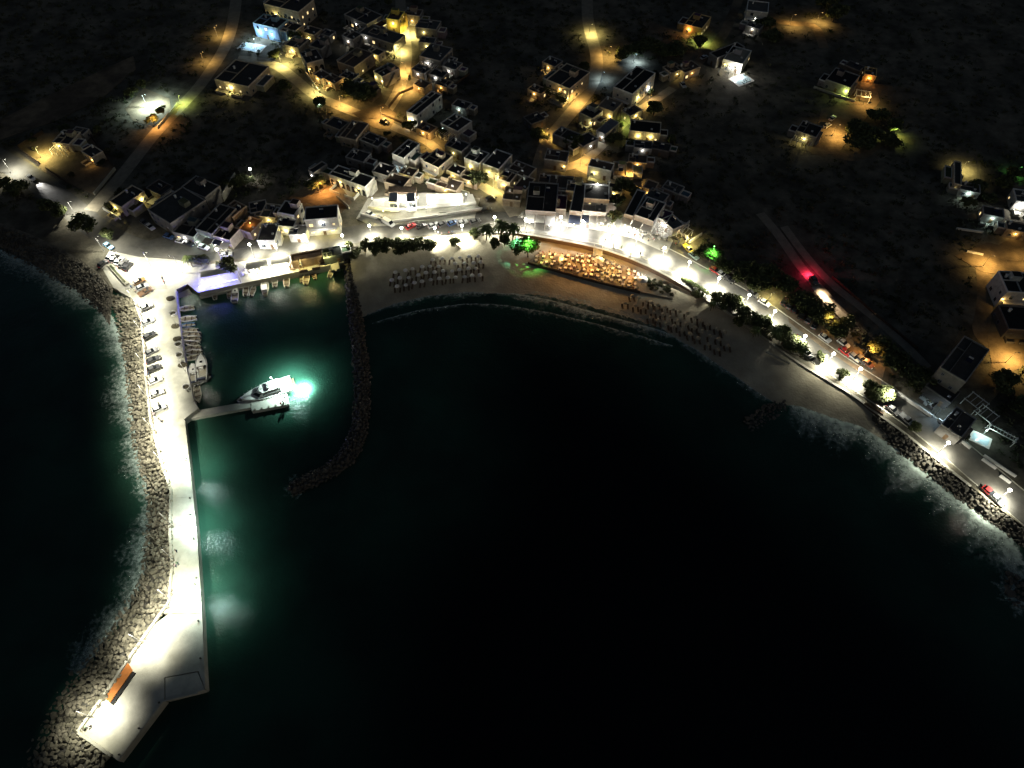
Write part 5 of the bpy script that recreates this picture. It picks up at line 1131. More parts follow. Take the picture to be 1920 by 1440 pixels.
CARS = [
 ('hatch',771,427,12,-6,cr_,'red car at the left of the row below the floodlit restaurant'),('hatch',790,427,12,-5,cb,'black car second in the row below the floodlit restaurant'),('hatch',812,425,12,-5,cs,'silver car third in the row below the floodlit restaurant'),('hatch',830,423,12,-5,cg,'dark grey car fourth in the row below the floodlit restaurant'),('hatch',849,421,12,-5,cbl,'blue car fifth in the row below the floodlit restaurant'),('hatch',867,420,12,-4,cs,'silver car sixth in the row below the floodlit restaurant'),('hatch',891,418,12,-4,cg,'dark grey car last in the row below the floodlit restaurant'),
 ('hatch',695,404,12,6,cw_,'white car at the left foot of the floodlit terraces'),('hatch',714,414,12,7,cg,'dark car nose to the white van'),('van',729,421,10,6,cw_,'white van at the corner of the floodlit terraces'),
 ('hatch',912,396,12,-1,cb,'black car parked behind the east end of the floodlit terraces'),('hatch',920,374,10,-4,cb,'black car on the back lane corner'),
 ('hatch',283,428,8,6,cw_,'white car under trees beside the largest dark block'),('hatch',272,420,8,6,cg,'grey car next to the white one beside the largest dark block'),('hatch',318,446,12,4,cbl,'dark blue car in front of the low shop'),('hatch',341,455,12,3,cw_,'white car in front of the low shop'),('hatch',356,459,12,3,cb,'black car in front of the low shop'),('hatch',383,466,12,4,cw_,'white car at the lit shopfront'),
 ('hatch',505,461,12,-3,cw_,'white car alone on the quay road'),('hatch',425,480,12,-2,cs,'silver car on the road behind the cafe trees'),
 ('hatch',216,488,7,-8,cb,'black car left in the cluster where the mole begins'),('hatch',225,492,7,-8,cw_,'white car in the cluster where the mole begins'),('hatch',233,497,7,-8,cg,'grey car right in the cluster where the mole begins'),('hatch',195,497,8,-6,cb,'black car apart from the cluster where the mole begins'),('hatch',205,464,10,6,(.25,.5,.7),'light blue car under the western lamp'),
 ('hatch',263,530,9,-4,(.3,.17,.07),'brown car first along the mole'),('pickup',275,550,9,-5,(.12,.07,.04),'dark brown pickup near the start of the mole'),('hatch',276,578,9,-4,cw_,'white car below the brown pickup on the mole'),('hatch',282,632,9,-5,cb,'black car in the upper half of the mole'),('hatch',286,662,9,-5,cg,'grey car right below the black one on the mole'),('hatch',290,693,9,-4,cb,'black car halfway along the mole'),('hatch',296,740,10,-4,cw_,'white car with dark windows on the mole'),
 ('hatch',1672,771,10,9,cg,'dark car first of two at the right revetment'),('pickup',1697,789,10,9,cs,'silver pickup right of the dark car at the revetment'),('hatch',1852,925,10,9,cr_,'dark red car on the right shore road near the edge'),('hatch',1866,938,10,9,cw_,'white car just behind the dark red one'),
 ('hatch',1580,646,9,7,cw_,'white car at the head of the roadside row'),('hatch',1583,662,9,7,cr_,'bright red car in the roadside row'),('hatch',1600,672,9,7,cs,'silver car right of the red one'),('hatch',1612,676,9,7,cg,'dark car second right of the red one'),('hatch',1625,684,9,7,(.2,.08,.05),'brown car at the end of the roadside row'),
 ('hatch',1432,570,10,6,cw_,'white car in the yellow light beside the shore road'),('hatch',1412,553,10,7,cg,'grey car left of the yellow-lit white one'),('hatch',1470,567,5,-8,cb,'first black car of the dark row above the shore road'),('hatch',1480,574,5,-8,cg,'second dark car of the dark row above the shore road'),('hatch',1490,581,5,-8,cb,'third black car of the dark row above the shore road'),('pickup',1503,592,5,-8,cb,'black pickup in the dark row above the shore road'),('hatch',1515,601,5,-8,cg,'fifth vehicle of the dark row above the shore road'),('hatch',1527,612,5,-8,cb,'last black car of the dark row above the shore road'),('hatch',1545,636,9,7,cs,'dim silver car below the dark row'),
 ('hatch',1512,665,9,7,cw_,'white car parked by the beach trees on the promenade'),('hatch',1500,640,9,8,cb,'black car near the beach trees on the promenade'),
 ('hatch',1340,510,9,6,cr_,'small red car under the green-lit bush'),('hatch',1352,517,9,6,cs,'silver car under the dark roadside trees'),('hatch',1365,526,9,6,cb,'black car under the dark roadside trees'),
 ('hatch',722,230,10,4,cb,'black car at the lane junction'),('hatch',1280,162,6,8,cs,'silver car on the stair lane top'),('hatch',1320,110,9,-4,cw_,'white car beside the narrow black-roofed wing'),('hatch',1560,224,8,-7,cw_,'white car in the bare yard'),('hatch',1550,238,9,-5,cs,'silver car near the round terrace'),
 ('pickup',1290,470,8,8,(.4,.32,.04),'yellowish pickup at the end of the restaurant row'),('hatch',1300,482,9,7,(.3,.42,.36),'pale green car beside the yellowish pickup'),
 ('hatch',241,502,7,-8,cb,'black car at the end of the cluster where the mole begins'),('hatch',209,484,7,-8,cs,'silver car at the near end of the cluster where the mole begins'),('hatch',268,541,9,-4,cs,'silver car squeezed between the brown car and the pickup'),('hatch',279,606,9,-4,cs,'silver car above the black one on the mole'),('hatch',293,716,9,-4,cw_,'white car between the black and the dark-windowed ones on the mole'),('hatch',300,768,9,-4,cs,'last silver car on the mole before the jetty'),('hatch',289,677,9,-4,cb,'black car squeezed in mid row on the mole'),
 ('hatch',60,336,10,7,cw_,'white car driving on the western shore road'),
]
for k_, x, y, dx, dy, c_, lab in CARS:
    CAR[k_].place(W(x,y) + Vector((0,0,.1)), head(x,y,dx,dy), None, c_, lab, {'hatch':'car','van':'van','pickup':'pickup'}[k_])
tag(strip(smooth([W(x,y) for x,y in [(1528,538),(1545,560),(1568,582),(1594,606)]], 1), 2.6, T+.13).build('headlit_strip', M['concrete']), kind='structure')  # pale strip added to imitate the headlights' pool on the track
dc = [o for o in bpy.data.objects if o.get('label') == 'white car driving on the western shore road'][0]
for y in (-.55,.55):
    q = add_light(dc, (2.3, y, .72), 's', 9000, .08, 36); q.rotation_euler = (0, R(-82), 0)
# the car with glowing lights on the cliff track
rz = head(1525,528,10,14); p = W(1525,528)
r = CAR['hatch'].place(p + Vector((0,0,.1)), rz, None, cg, 'car with red tail lights stopped on the dark cliff track', 'car')
for ch in r.children:
    if ch.name.startswith('taillight'): ch.material_slots[0].link = 'OBJECT'; ch.material_slots[0].material = M['taillight']
for y in (-.6,.6): add_light(r, (-3.2, y, 1.2), 'r', 600, .15)
o = add_light(r, (2.4, 0, 1.0), 'p', 70000, .1, 36); o.rotation_euler = (0, R(-84), 0)
o = add_light(r, (6.0, 0, 2.6), 'p', 2500, .2, 100)

# ------------------------------------------------------------------ boats
def hull_mesh(L_, B, fb, fine=1.0, stern=.75):
    n = 9; m = MB(); ring = []
    for i in range(n):
        t = i/(n-1); wv = B/2 * (stern + (1-stern)*min(1,t*2.2)) * (1 if t < .5 else max(.02, math.cos((t-.5)*math.pi))**(.62*fine)); x = -L_/2 + L_*t; sh = fb + .35*fb*t*t
        ring.append([(x,-wv,sh),(x,-wv*.82,.0),(x,-wv*.3,-.35),(x,wv*.3,-.35),(x,wv*.82,.0),(x,wv,sh)])
    m.grid(ring); m.add(ring[0], [(0,1,2,3,4,5)])
    gw = MB(); inn = []
    for r_ in ring: inn.append([(r_[0][0],r_[0][1]*1.02,r_[0][2]+.05),(r_[0][0],r_[0][1]*.86,r_[0][2]+.05),(r_[0][0],r_[0][1]*.84,.12 if fb < .8 else fb*.55)])
    for sgn in (1,-1): gw.grid([[(x,y*sgn,z) for x,y,z in q] for q in (inn if sgn == 1 else inn[::-1])])
    fl = MB(); zf = .12 if fb < .8 else fb*.55
    fl.grid([[(r_[0][0],r_[0][1]*.85,zf),(r_[0][0],-r_[0][1]*.85,zf)] for r_ in ring])
    return m.mesh('hull', M['hull'], False), gw.mesh('gunwale', M['hull']), fl.mesh('floor', M['deck'])
def boat_proto(kind):
    if kind == 'dinghy':
        h_,g_,f_ = hull_mesh(4.6,1.8,.5); be = MB().box(-.15,.15,-.74,.74,.36,.42).mesh('bench', M['wood'])
        en = MB().box(-.2,.1,-.16,.16,0,.5).box(-.1,0,-.05,.05,-.5,0).mesh('outboard_engine', M['black'])
        return Proto('rowing_boat', [('hull',h_),('gunwale',g_),('floor',f_),('bench',be,(-1.1,0,0)),('bench',be,(.5,0,0)),('outboard_engine',en,(-2.35,0,.45))], ('hull','gunwale'))
    if kind == 'caique':
        h_,g_,f_ = hull_mesh(7.2,2.8,.85,.8,.45)
        cab = MB().box(-2.2,-.2,-.75,.75,.45,1.9).box(-2.4,0,-.9,.9,1.9,2.0).mesh('cabin', M['white']); wi = MB().box(-.199,-.17,-.6,.6,1.2,1.7).box(-1.9,-.6,-.78,-.751,1.2,1.65).box(-1.9,-.6,.751,.78,1.2,1.65).mesh('cabin_windows', M['carglass'])
        mast = MB().cyl((0,0,.4),(0,0,4.2),.06,.04,6).mesh('mast', M['wood']); fd = MB().add([(.9,-1.15,.87),(3.3,0,1.15),(.9,1.15,.87)],[(0,1,2)]).mesh('foredeck', M['deck']); hb = MB().box(-.4,.4,-.4,.4,0,.25).mesh('hatch', M['wood'])
        return Proto('fishing_boat', [('hull',h_),('gunwale',g_),('floor',f_),('cabin',cab,(0,0,0),[('cabin_windows',wi)]),('mast',mast,(.7,0,0)),('foredeck',fd),('hatch',hb,(.3,0,.45))], ('hull','gunwale'))
    h_,g_,f_ = hull_mesh(8.2,2.9,1.0,.75,.9)
    fd = MB().add([(.2,-1.2,1.12),(1.8,-1.0,1.2),(3.2,-.5,1.32),(3.95,0,1.4),(3.2,.5,1.32),(1.8,1.0,1.2),(.2,1.2,1.12)],[(0,1,2,3,4,5,6)]).mesh('foredeck', M['white'])
    ws = MB().add([(.3,-1.05,1.15),(-.3,-.9,1.8),(-.3,.9,1.8),(.3,1.05,1.15),(-.9,-1.1,1.15),(-.9,1.1,1.15)],[(0,3,2,1),(0,1,4),(3,5,2)]).mesh('windscreen', M['carglass'])
    con = MB().box(-.6,-.2,-.5,.5,.55,1.35).mesh('console', M['white']); sb = MB().box(-3.7,-3.0,-1.0,1.0,.55,.95).box(-3.85,-3.65,-1.0,1.0,.95,1.35).mesh('stern_seat', M['darkcanvas']); ht = MB().box(1.2,1.8,-.3,.3,1.21,1.27).mesh('hatch', M['carglass'])
    return Proto('motor_boat', [('hull',h_),('gunwale',g_),('floor',f_),('foredeck',fd),('windscreen',ws),('console',con),('stern_seat',sb),('hatch',ht)], ('hull','gunwale'))
BOAT = {k: boat_proto(k) for k in ('dinghy','caique','cruiser')}
bw,bc,bbl,bgr,bbr = (.75,.74,.68),(.6,.57,.45),(.12,.25,.42),(.4,.4,.38),(.28,.2,.12)
BOATS = [
 ('dinghy',403,553,-1,-9,bw,1.0,'small white rowing boat, first from the left at the north quay'),('dinghy',431,551,0,-9,bgr,1.0,'grey rowing boat beside the boat with a pale cover'),('cruiser',442,554,1,-9,bgr,.85,'grey motor boat, longest at the left half of the north quay'),('dinghy',462,545,1,-9,bw,1.15,'white rowing boat between grey motor boat and round dark one'),('dinghy',475,546,3,-9,bgr,1.1,'tilted grey rowing boat left of the wide fishing boat'),('caique',498,541,0,-9,bc,1.0,'wide cream fishing boat in the middle of the north quay'),('dinghy',516,530,0,-9,bw,1.1,'white rowing boat right of the wide fishing boat'),('dinghy',538,529,0,-9,bw,1.2,'white rowing boat alone in mid north quay'),('dinghy',567,523,1,-9,bbr,.9,'brown rowing boat, left of the amber-lit trio'),('dinghy',575,524,1,-9,bc,1.25,'cream rowing boat, middle of the amber-lit trio'),('dinghy',589,517,-3,-9,bbr,.9,'small brown tilted rowing boat, right of the amber-lit trio'),('dinghy',621,513,3,-9,bw,1.0,'white rowing boat at the far right of the north quay'),
 ('dinghy',350,580,-9,1,bw,1.15,'white rowing boat, northernmost along the mole'),('dinghy',352,600,-9,1,bw,1.3,'long white rowing boat, second along the mole'),('dinghy',353,611,-9,1,bbl,1.0,'blue rowing boat, third along the mole'),('dinghy',357,621,-9,0,bgr,1.1,'grey rowing boat at the top of the tight raft of boats'),('dinghy',359,629,-9,0,bc,1.3,'cream rowing boat, second in the tight raft of boats'),('dinghy',360,637,-9,0,bgr,1.3,'grey rowing boat, third in the tight raft of boats'),('dinghy',360,645,-9,-1,bw,1.1,'white rowing boat at the bottom of the tight raft'),('dinghy',363,654,-9,0,bc,1.1,'cream rowing boat just above a gap in the row'),('dinghy',364,662,-9,0,bw,1.15,'white rowing boat just below the cream one'),('dinghy',363,672,-9,2,bc,1.2,'cream rowing boat above the two motor boats'),('cruiser',365,703,-1,-9,bw,.95,'smaller of two white motor boats moored at the mole'),('cruiser',380,693,0,-9,bgr,1.28,'larger pale motor boat outside the smaller one at the mole'),('dinghy',377,716,-8,5,bgr,1.35,'grey rowing boat lying askew behind the larger motor boat'),('dinghy',372,741,1,9,bc,1.3,'cream rowing boat, southernmost along the mole above the jetty'),
]
for k_, x, y, dx, dy, c_, s_, lab in BOATS: BOAT[k_].place(W(x,y,.05), head(x,y,dx,dy,0), s_, c_, lab, 'boat')
# the white yacht at the jetty
def yacht():
    p = W(503,738,0); r = empty('motor_yacht', p, head(503,738,-10,3.4,0)); tag(r, 'large white motor yacht moored at the tip of the finger jetty', 'yacht')
    n = 13; L_, B = 15.0, 5.6; ring = []
    for i in range(n):
        t = i/(n-1); wv = B/2*(1 if t < .45 else max(.02, math.cos((t-.45)/.55*math.pi/2))**.7); x = -L_/2+L_*t; sh = 1.5+.7*t*t
        ring.append([(x,-wv,sh),(x,-wv*.9,.2),(x,-wv*.4,-.5),(x,wv*.4,-.5),(x,wv*.9,.2),(x,wv,sh)])
    m = MB().grid(ring); m.add(ring[0],[(0,1,2,3,4,5)]); o = m.build('hull', M['hull'], r); o.color = (.78,.78,.74,1)
    MB().grid([[(q[0][0],q[0][1]*.98,q[0][2]-.05),(q[0][0],-q[0][1]*.98,q[0][2]-.05)] for q in ring]).build('deck', M['white'], r)
    c = MB().add([(-4,-2.0,1.5),(2.5,-1.9,1.5),(4.3,0,1.65),(2.5,1.9,1.5),(-4,2.0,1.5),(-4,-1.8,3.2),(1.2,-1.6,3.2),(2.2,0,3.2),(1.2,1.6,3.2),(-4,1.8,3.2)],[(0,1,6,5),(1,2,7,6),(2,3,8,7),(3,4,9,8),(4,0,5,9),(5,6,7,8,9)]).build('superstructure', M['white'], r)
    MB().add([(2.6,-1.7,1.95),(4.1,0,2.0),(2.35,0,2.95),(1.5,-1.5,2.95)],[(0,1,2,3)]).add([(2.6,1.7,1.95),(4.1,0,2.0),(2.35,0,2.95),(1.5,1.5,2.95)],[(3,2,1,0)]).build('windscreen', M['carglass'], c)
    for y in (-2.03,1.99): MB().box(-3.5,1.4,y,y+.04,2.1,2.7).build('side_window', M['carglass'], c)
    MB().box(-4.2,-.5,-1.7,1.7,3.22,3.35).box(-1.2,-.6,-1.2,1.2,3.35,4.0).build('flybridge', M['white'], r)
    rl = MB()
    for k in range(10):
        q = ring[4+ k*8//9] ; rl.cyl((q[0][0],q[0][1]*.95,q[0][2]),(q[0][0],q[0][1]*.95,q[0][2]+.8),.03,.03,5); rl.cyl((q[0][0],-q[0][1]*.95,q[0][2]),(q[0][0],-q[0][1]*.95,q[0][2]+.8),.03,.03,5)
    rl.build('bow_rail', M['rail'], r); MB().box(-8.3,-7.5,-2.3,2.3,.3,.45).build('swim_platform', M['wood'], r)
    a = MB().cyl((-2.2,0,3.35),(-2.6,0,6.6),.09,.06,8).cyl((-2.9,-.8,5.2),(-2.9,.8,5.2),.05,.05,6).build('mast', M['white'], r)
    f = MB().cyl((0,0,-.12),(0,0,.12),.16,.16,10).build('flood_lamp', LM['c'], a); f.location = (-2.7,0,6.7); add_light(f, (-3.6,0,.6), 'c', 34000, .2, 152)  # mast light added for the wide green glow on the water
    s = MB().cyl((0,0,-1.3),(0,0,0),.05,.05,6).cyl((0,0,0),(0,0,.25),.2,.2,10,1).build('underwater_glow_lamp', [M['metal'],LM['c']], r); s.location = (-8.2,2.2,1.7); add_light(s, (-1.6,.8,.2), 'c', 90000, .25, 156)  # pole lamp added in place of the yacht's underwater light
yacht()
DING = BOAT['dinghy']
DING.place(W(464,748,.05), head(464,748,-9,3,0), 1.25, bw, 'white tender with a cabin-shaped seat ahead of the large yacht', 'boat')

# ------------------------------------------------------------------ beach furniture
def parasol_top(m, r0, z0, z1):
    b = MB(); n = 8; ph = [(math.cos(2*math.pi*k/n), math.sin(2*math.pi*k/n)) for k in range(n)]
    b.add([(0,0,z1)] + [(x*r0*.55,y*r0*.55,(z0+z1*1.6)/2.6+.03) for x,y in ph] + [(x*r0,y*r0,z0) for x,y in ph] + [(x*r0,y*r0,z0-.16) for x,y in ph],
          [(0,1+k,1+(k+1)%n) for k in range(n)] + [(1+k,1+n+k,1+n+(k+1)%n,1+(k+1)%n) for k in range(n)] + [(1+n+k,1+2*n+k,1+2*n+(k+1)%n,1+n+(k+1)%n) for k in range(n)])
    return b.mesh('canopy', m)
POLE_M = MB().cyl((0,0,-.2),(0,0,2.5),.05,.04,6).mesh('pole', M['wood'])
PAR = Proto('beach_parasol', [('canopy', parasol_top(M['white'], .85, 2.1, 2.55)), ('pole', POLE_M)])
PARD = Proto('beach_parasol', [('canopy', parasol_top(M['thatch'], .8, 2.1, 2.6)), ('pole', POLE_M)])
LOUNGE = MB().box(-.95,.35,-.32,.32,.26,.34).add([(.35,-.32,.26),(.95,-.32,.62),(.95,.32,.62),(.35,.32,.26),(.35,-.32,.34),(.92,-.32,.70),(.92,.32,.70),(.35,.32,.34)],[(0,3,2,1),(4,5,6,7),(0,1,5,4),(2,3,7,6),(1,2,6,5)]).box(-.9,-.82,-.3,-.22,0,.26).box(-.9,-.82,.22,.3,0,.26).box(.2,.28,-.3,-.22,0,.26).box(.2,.28,.22,.3,0,.26).mesh('sun_lounger', M['wood'])
def q4(ox, oy, L_): return [(ox + x/4, oy + y/4) for x, y in L_]
PROWS = [('front row nearest the water', q4(600,300,[(583,945),(648,930),(710,918),(770,908),(833,897),(895,888),(957,883),(1018,876),(1080,871),(1142,865),(1203,862)]), .55),
 ('second row from the water', q4(600,300,[(540,898),(603,885),(668,873),(735,858),(798,848),(862,840),(927,833),(988,828),(1048,820),(1110,812),(1175,810)]), .9),
 ('third row from the water', q4(600,300,[(565,838),(635,828),(698,808),(765,802),(828,790),(890,795),(1017,775),(1080,772),(1148,770),(1208,768)]), 1.2),
 ('short back row by the lamp', q4(600,300,[(850,745),(915,738),(988,732),(1050,727),(1118,720),(1183,718)]), 1.6)]
PROWS2 = [('upper row of the eastern group', q4(1160,400,[(103,618),(150,635),(205,650),(250,665),(295,680),(355,697),(410,715),(460,735),(515,750),(570,775),(620,800),(680,832),(740,862),(800,885)]), .75),
 ('middle row of the eastern group', q4(1160,400,[(55,665),(125,690),(190,710),(270,740),(330,760),(390,778),(450,800),(510,825),(570,850),(625,880),(690,910),(750,940),(820,985)]), .5),
 ('lower row of the eastern group', q4(1160,400,[(240,778),(300,800),(360,820),(420,845),(480,870),(540,900),(600,935),(670,975),(740,1015)]), .3)]
for rowsP, grp, pr_ in ((PROWS, 'small white parasols on the west beach', PAR), (PROWS2, 'small straw parasols on the east beach', PARD)):
    side = 'west' if pr_ is PAR else 'east'; colr = 'white' if pr_ is PAR else 'straw-coloured'
    for nm, P, z in rowsP:
        nm = nm.replace(' from the water','').replace(' nearest the water','').replace(' by the lamp','').replace(' of the eastern group','')
        for i, (x, y) in enumerate(P):
            p = on_sand(x, y, 1.9) or W(x, y, z + 2.2)
            if on_sand(x, y, 1.9) is None: p.z = z
            p += Vector((tr.uniform(-.25,.25), tr.uniform(-.25,.25), 0))
            pr_.place(p, tr.uniform(0,6), tr.uniform(.78,.95), None, f'{ORD[i]} {colr} parasol from the left, {nm}, {side} beach', 'parasol', grp)
            for sgn, wd_ in ((-1,'left'),(1,'right')):
                if tr.random() < .12: continue
                o = link('sun_lounger', LOUNGE); o.location = p + Vector((sgn*tr.uniform(.7,.95),-.5+tr.uniform(-.3,.3),.02)); o.rotation_euler = (0,0,R(90)+tr.uniform(-.15,.15))
                tag(o, f'lounger {wd_} of the {ORD[i]} parasol from the left, {nm}, {side} beach', 'sun lounger', 'sun loungers of the ' + side + ' beach')
# dining terrace below the sea wall
tz = .95
dt = empty('dining_deck', W(1105,505,tz)); tag(dt, 'lower dining terrace on the beach packed with tables under warm lights', 'terrace')
rel(MB().prism([tuple(W(x,y,tz)[:2]) for x,y in [(1008,473),(1118,478),(1203,512),(1270,545),(1262,560),(1205,548),(1100,522),(990,492)]], -.5, tz).build('floor', M['lane']), dt)
rel(wallstrip([W(x,y,tz) for x,y in [(990,493),(1100,523),(1200,548)]], .3, -.5, tz+.45).build('edge_wall', M['brownwall']), dt)
st = empty('stone_stair', W(1122,468)); tag(st, 'pale stone stair from the promenade down to the dining terrace', 'stair')
a, b = W(1122,461,T), W(1120,484,tz)
for k in range(9):
    p = a.lerp(b, k/9); o = rel(MB().box(p.x-1.3,p.x+1.3,p.y-.95,p.y-.02,-.2,T-.17*(k+1)+.1).build('step', M['concrete']), st)
for dx in (-1.45,1.45): rel(MB().bar((a.x+dx,a.y,T),(b.x+dx,b.y,tz+.1),.25,.8).build('side_wall', M['concrete']), st)
TAB = Proto('dining_table', [('cloth', MB().box(-.45,.45,-.45,.45,.70,.75).add([(-.47,-.47,.751),(.47,-.47,.751),(.47,.47,.751),(-.47,.47,.751),(-.5,-.5,.48),(.5,-.5,.48),(.5,.5,.48),(-.5,.5,.48)],[(0,1,2,3),(0,4,5,1),(1,5,6,2),(2,6,7,3),(3,7,4,0)]).mesh('cloth', M['cloth'])), ('pedestal', MB().cyl((0,0,0),(0,0,.7),.06,.06,6).cyl((0,0,0),(0,0,.05),.28,.25,8).mesh('pedestal', M['black']))])
CHAIR = MB().box(-.22,.22,-.22,.22,.42,.46).box(-.22,.22,.19,.23,.46,.9).box(-.22,-.18,-.22,-.18,0,.42).box(.18,.22,-.22,-.18,0,.42).box(-.22,-.18,.18,.22,0,.42).box(.18,.22,.18,.22,0,.42).mesh('chair', M['wood'])
CHAIRW = CHAIR.copy(); CHAIRW.materials[0] = M['white']
def inside(x, y, P):
    r_ = False
    for (x0,y0),(x1,y1) in zip(P, P[1:]+P[:1]):
        if (y0 > y) != (y1 > y) and x < (x1-x0)*(y-y0)/(y1-y0)+x0: r_ = not r_
    return r_
# people: one continuous skinned body per pose
def person_mesh(pose):
    if pose == 'stand':
        J = [(0,0,.95),(0,0,1.2),(0,0,1.42),(0,0,1.52),(0,.02,1.66), (.1,0,.9),(.11,.02,.5),(.11,-.02,.06),(.12,.1,.03), (-.1,0,.9),(-.12,.06,.5),(-.12,-.08,.06),(-.12,.05,.03), (.2,0,1.40),(.25,-.02,1.12),(.24,.08,.86), (-.2,0,1.40),(-.25,.02,1.12),(-.23,.1,.87)]
    else:
        J = [(0,0,.52),(0,0,.78),(0,0,1.0),(0,.01,1.1),(0,.03,1.24), (.1,.05,.5),(.12,.42,.5),(.12,.42,.08),(.12,.52,.04), (-.1,.05,.5),(-.12,.42,.5),(-.12,.42,.08),(-.12,.52,.04), (.2,0,.98),(.25,.08,.74),(.16,.32,.74), (-.2,0,.98),(-.25,.08,.74),(-.16,.32,.74)]
    E = [(0,1),(1,2),(2,3),(3,4),(0,5),(5,6),(6,7),(7,8),(0,9),(9,10),(10,11),(11,12),(2,13),(13,14),(14,15),(2,16),(16,17),(17,18)]
    RD = [.15,.145,.15,.06,.105,.095,.07,.05,.04,.095,.07,.05,.04,.065,.048,.04,.065,.048,.04]
    me = bpy.data.meshes.new('pm'); me.from_pydata(J, E, []); o = bpy.data.objects.new('pm', me); COL.objects.link(o)
    o.modifiers.new('s','SKIN')
    for i, v in enumerate(me.skin_vertices[0].data): v.radius = (RD[i], RD[i]*(.75 if i < 3 else 1)); v.use_root = (i == 0)
    dg = bpy.context.evaluated_depsgraph_get(); dg.update(); ev = o.evaluated_get(dg); nm = bpy.data.meshes.new_from_object(ev)
    bpy.data.objects.remove(o); nm.name = 'body'
    for m in ('shirt','trouser','skin','hair'): nm.materials.append(M[m])
    hz = max(v.co.z for v in nm.vertices); base = .95 if pose == 'stand' else .56
    for f in nm.polygons:
        c = f.center; f.use_smooth = True
        f.material_index = (3 if (c.z > hz-.11 or (c.y < -.02 and c.z > hz-.2)) else 2) if c.z > base + .52 else (2 if (abs(c.x) > .2 and c.z < base+.28 and c.z > base-.15) else (0 if c.z > base else 1))
    return nm
PM = {k: person_mesh(k) for k in ('stand','sit')}
def person(loc, rz, pose, label, group, i):
    o = link('person', PM[pose]); o.location = loc; o.rotation_euler = (0,0,rz)
    pal = [(.6,.6,.58),(.05,.06,.1),(.4,.06,.05),(.1,.2,.35),(.5,.45,.3),(.08,.08,.08),(.2,.3,.2),(.65,.5,.5)]
    o.color = (*pal[i % 8], 1); return tag(o, label, 'person', group)
fr = random.Random(77)
def dining(poly, nmax, z, group, label, spacing, chair, ppl, seatlab):
    xs = [p[0] for p in poly]; ys_ = [p[1] for p in poly]; got = []; tries = 0
    while len(got) < nmax and tries < 6000:
        tries += 1; x = fr.uniform(min(xs),max(xs)); y = fr.uniform(min(ys_),max(ys_))
        if not inside(x,y,poly): continue
        p = W(x,y,z)
        if any((p-q).length < spacing for q in got): continue
        got.append(p); rz_ = fr.uniform(-.4,.4)
        TAB.place(p, rz_, None, None, label, 'table', group)
        for k in range(4):
            if fr.random() < .15: continue
            t = rz_ + k*math.pi/2; c = p + Vector((math.sin(t)*-.72, math.cos(t)*.72, 0))
            o = link('chair', chair); o.location = c; o.rotation_euler = (0,0,t)
            tag(o, 'wooden' * (chair is CHAIR) + 'white' * (chair is CHAIRW) + ' chair at a table on ' + seatlab, 'chair', 'chairs of ' + group)
            if fr.random() < ppl: person(c + Vector((0,0,-.04)), t + math.pi, 'sit', 'seated diner at a table on ' + seatlab, 'diners on ' + seatlab, fr.randrange(8))
dining([(1012,476),(1112,481),(1196,513),(1196,543),(1100,519),(998,491)], 78, tz, 'tables on the beach dining terrace', 'small cloth-covered table on the beach dining terrace', 1.72, CHAIR, .42, 'the beach dining terrace')
dining([(975,400),(1040,405),(1045,414),(975,408)], 14, T+.09, 'tables of the wide taverna', 'white table in front of the wide dark-roofed taverna', 1.9, CHAIRW, .15, 'the wide taverna terrace')
dining([(1070,405),(1150,410),(1150,424),(1070,418)], 14, T+.09, 'tables in front of the middle restaurants', 'white table in front of the middle restaurants', 1.9, CHAIRW, .2, 'the middle restaurant terrace')
dining([(1172,415),(1230,428),(1240,452),(1180,438)], 14, T+.09, 'tables in front of the right restaurants', 'white table in front of the right-hand restaurants', 1.9, CHAIRW, .2, 'the right restaurant terrace')
dining([(455,505),(545,487),(545,498),(455,517)], 10, T+.15, 'tables of the quay cafe', 'white table on the quay in front of the bright cafe canopies', 2.0, CHAIRW, .2, 'the bright quay cafe')
# lamp posts of the terrace
for i, (x, y, k, w_) in enumerate([(1030,478,'a',900),(1062,484,'a',900),(1094,488,'a',1100),(1122,494,'y',1300),(1148,502,'a',900),(1140,513,'y',900),(1176,520,'o',900),(1050,496,'a',600),(1018,488,'y',350),(1202,528,'s',1400),(1100,508,'a',900)]):
    street_lamp(x, y, 3.2, {'a':'o','y':'a'}.get(k, k), w_ * 1.25, ORD[i] + ' low terrace lamp from the left among the dining tables', 0, tz)
# big pale umbrellas on the terrace
um = MB(); vs = [(0,0,3.0)] + [(math.cos(2*math.pi*k/8)*1.8, math.sin(2*math.pi*k/8)*1.8, 2.45) for k in range(8)]
um.add(vs, [(0,1+k,1+(k+1)%8) for k in range(8)])
UMB = Proto('terrace_umbrella', [('canopy', um.mesh('canopy', M['canvas'])), ('pole', MB().cyl((0,0,0),(0,0,2.95),.05,.05,6).mesh('pole', M['wood']))])
for x, y, lab in [(1047,493,'pale umbrella at the left of the dining terrace'),(1122,497,'pale umbrella at the foot of the stone stair'),(1203,534,'white umbrella at the right end of the dining terrace')]: UMB.place(W(x,y,tz), 0, None, None, lab, 'umbrella')
for i in range(26):    # shrubs east of the terrace
    x = fr.uniform(1212,1262); y = 530 + (x-1212)*.42 + fr.uniform(-10,10); tree('s', x, y, 1.6, 1.3, 'low dark shrub in the bed east of the dining terrace', .8, i, 'shrub bed east of the dining terrace')
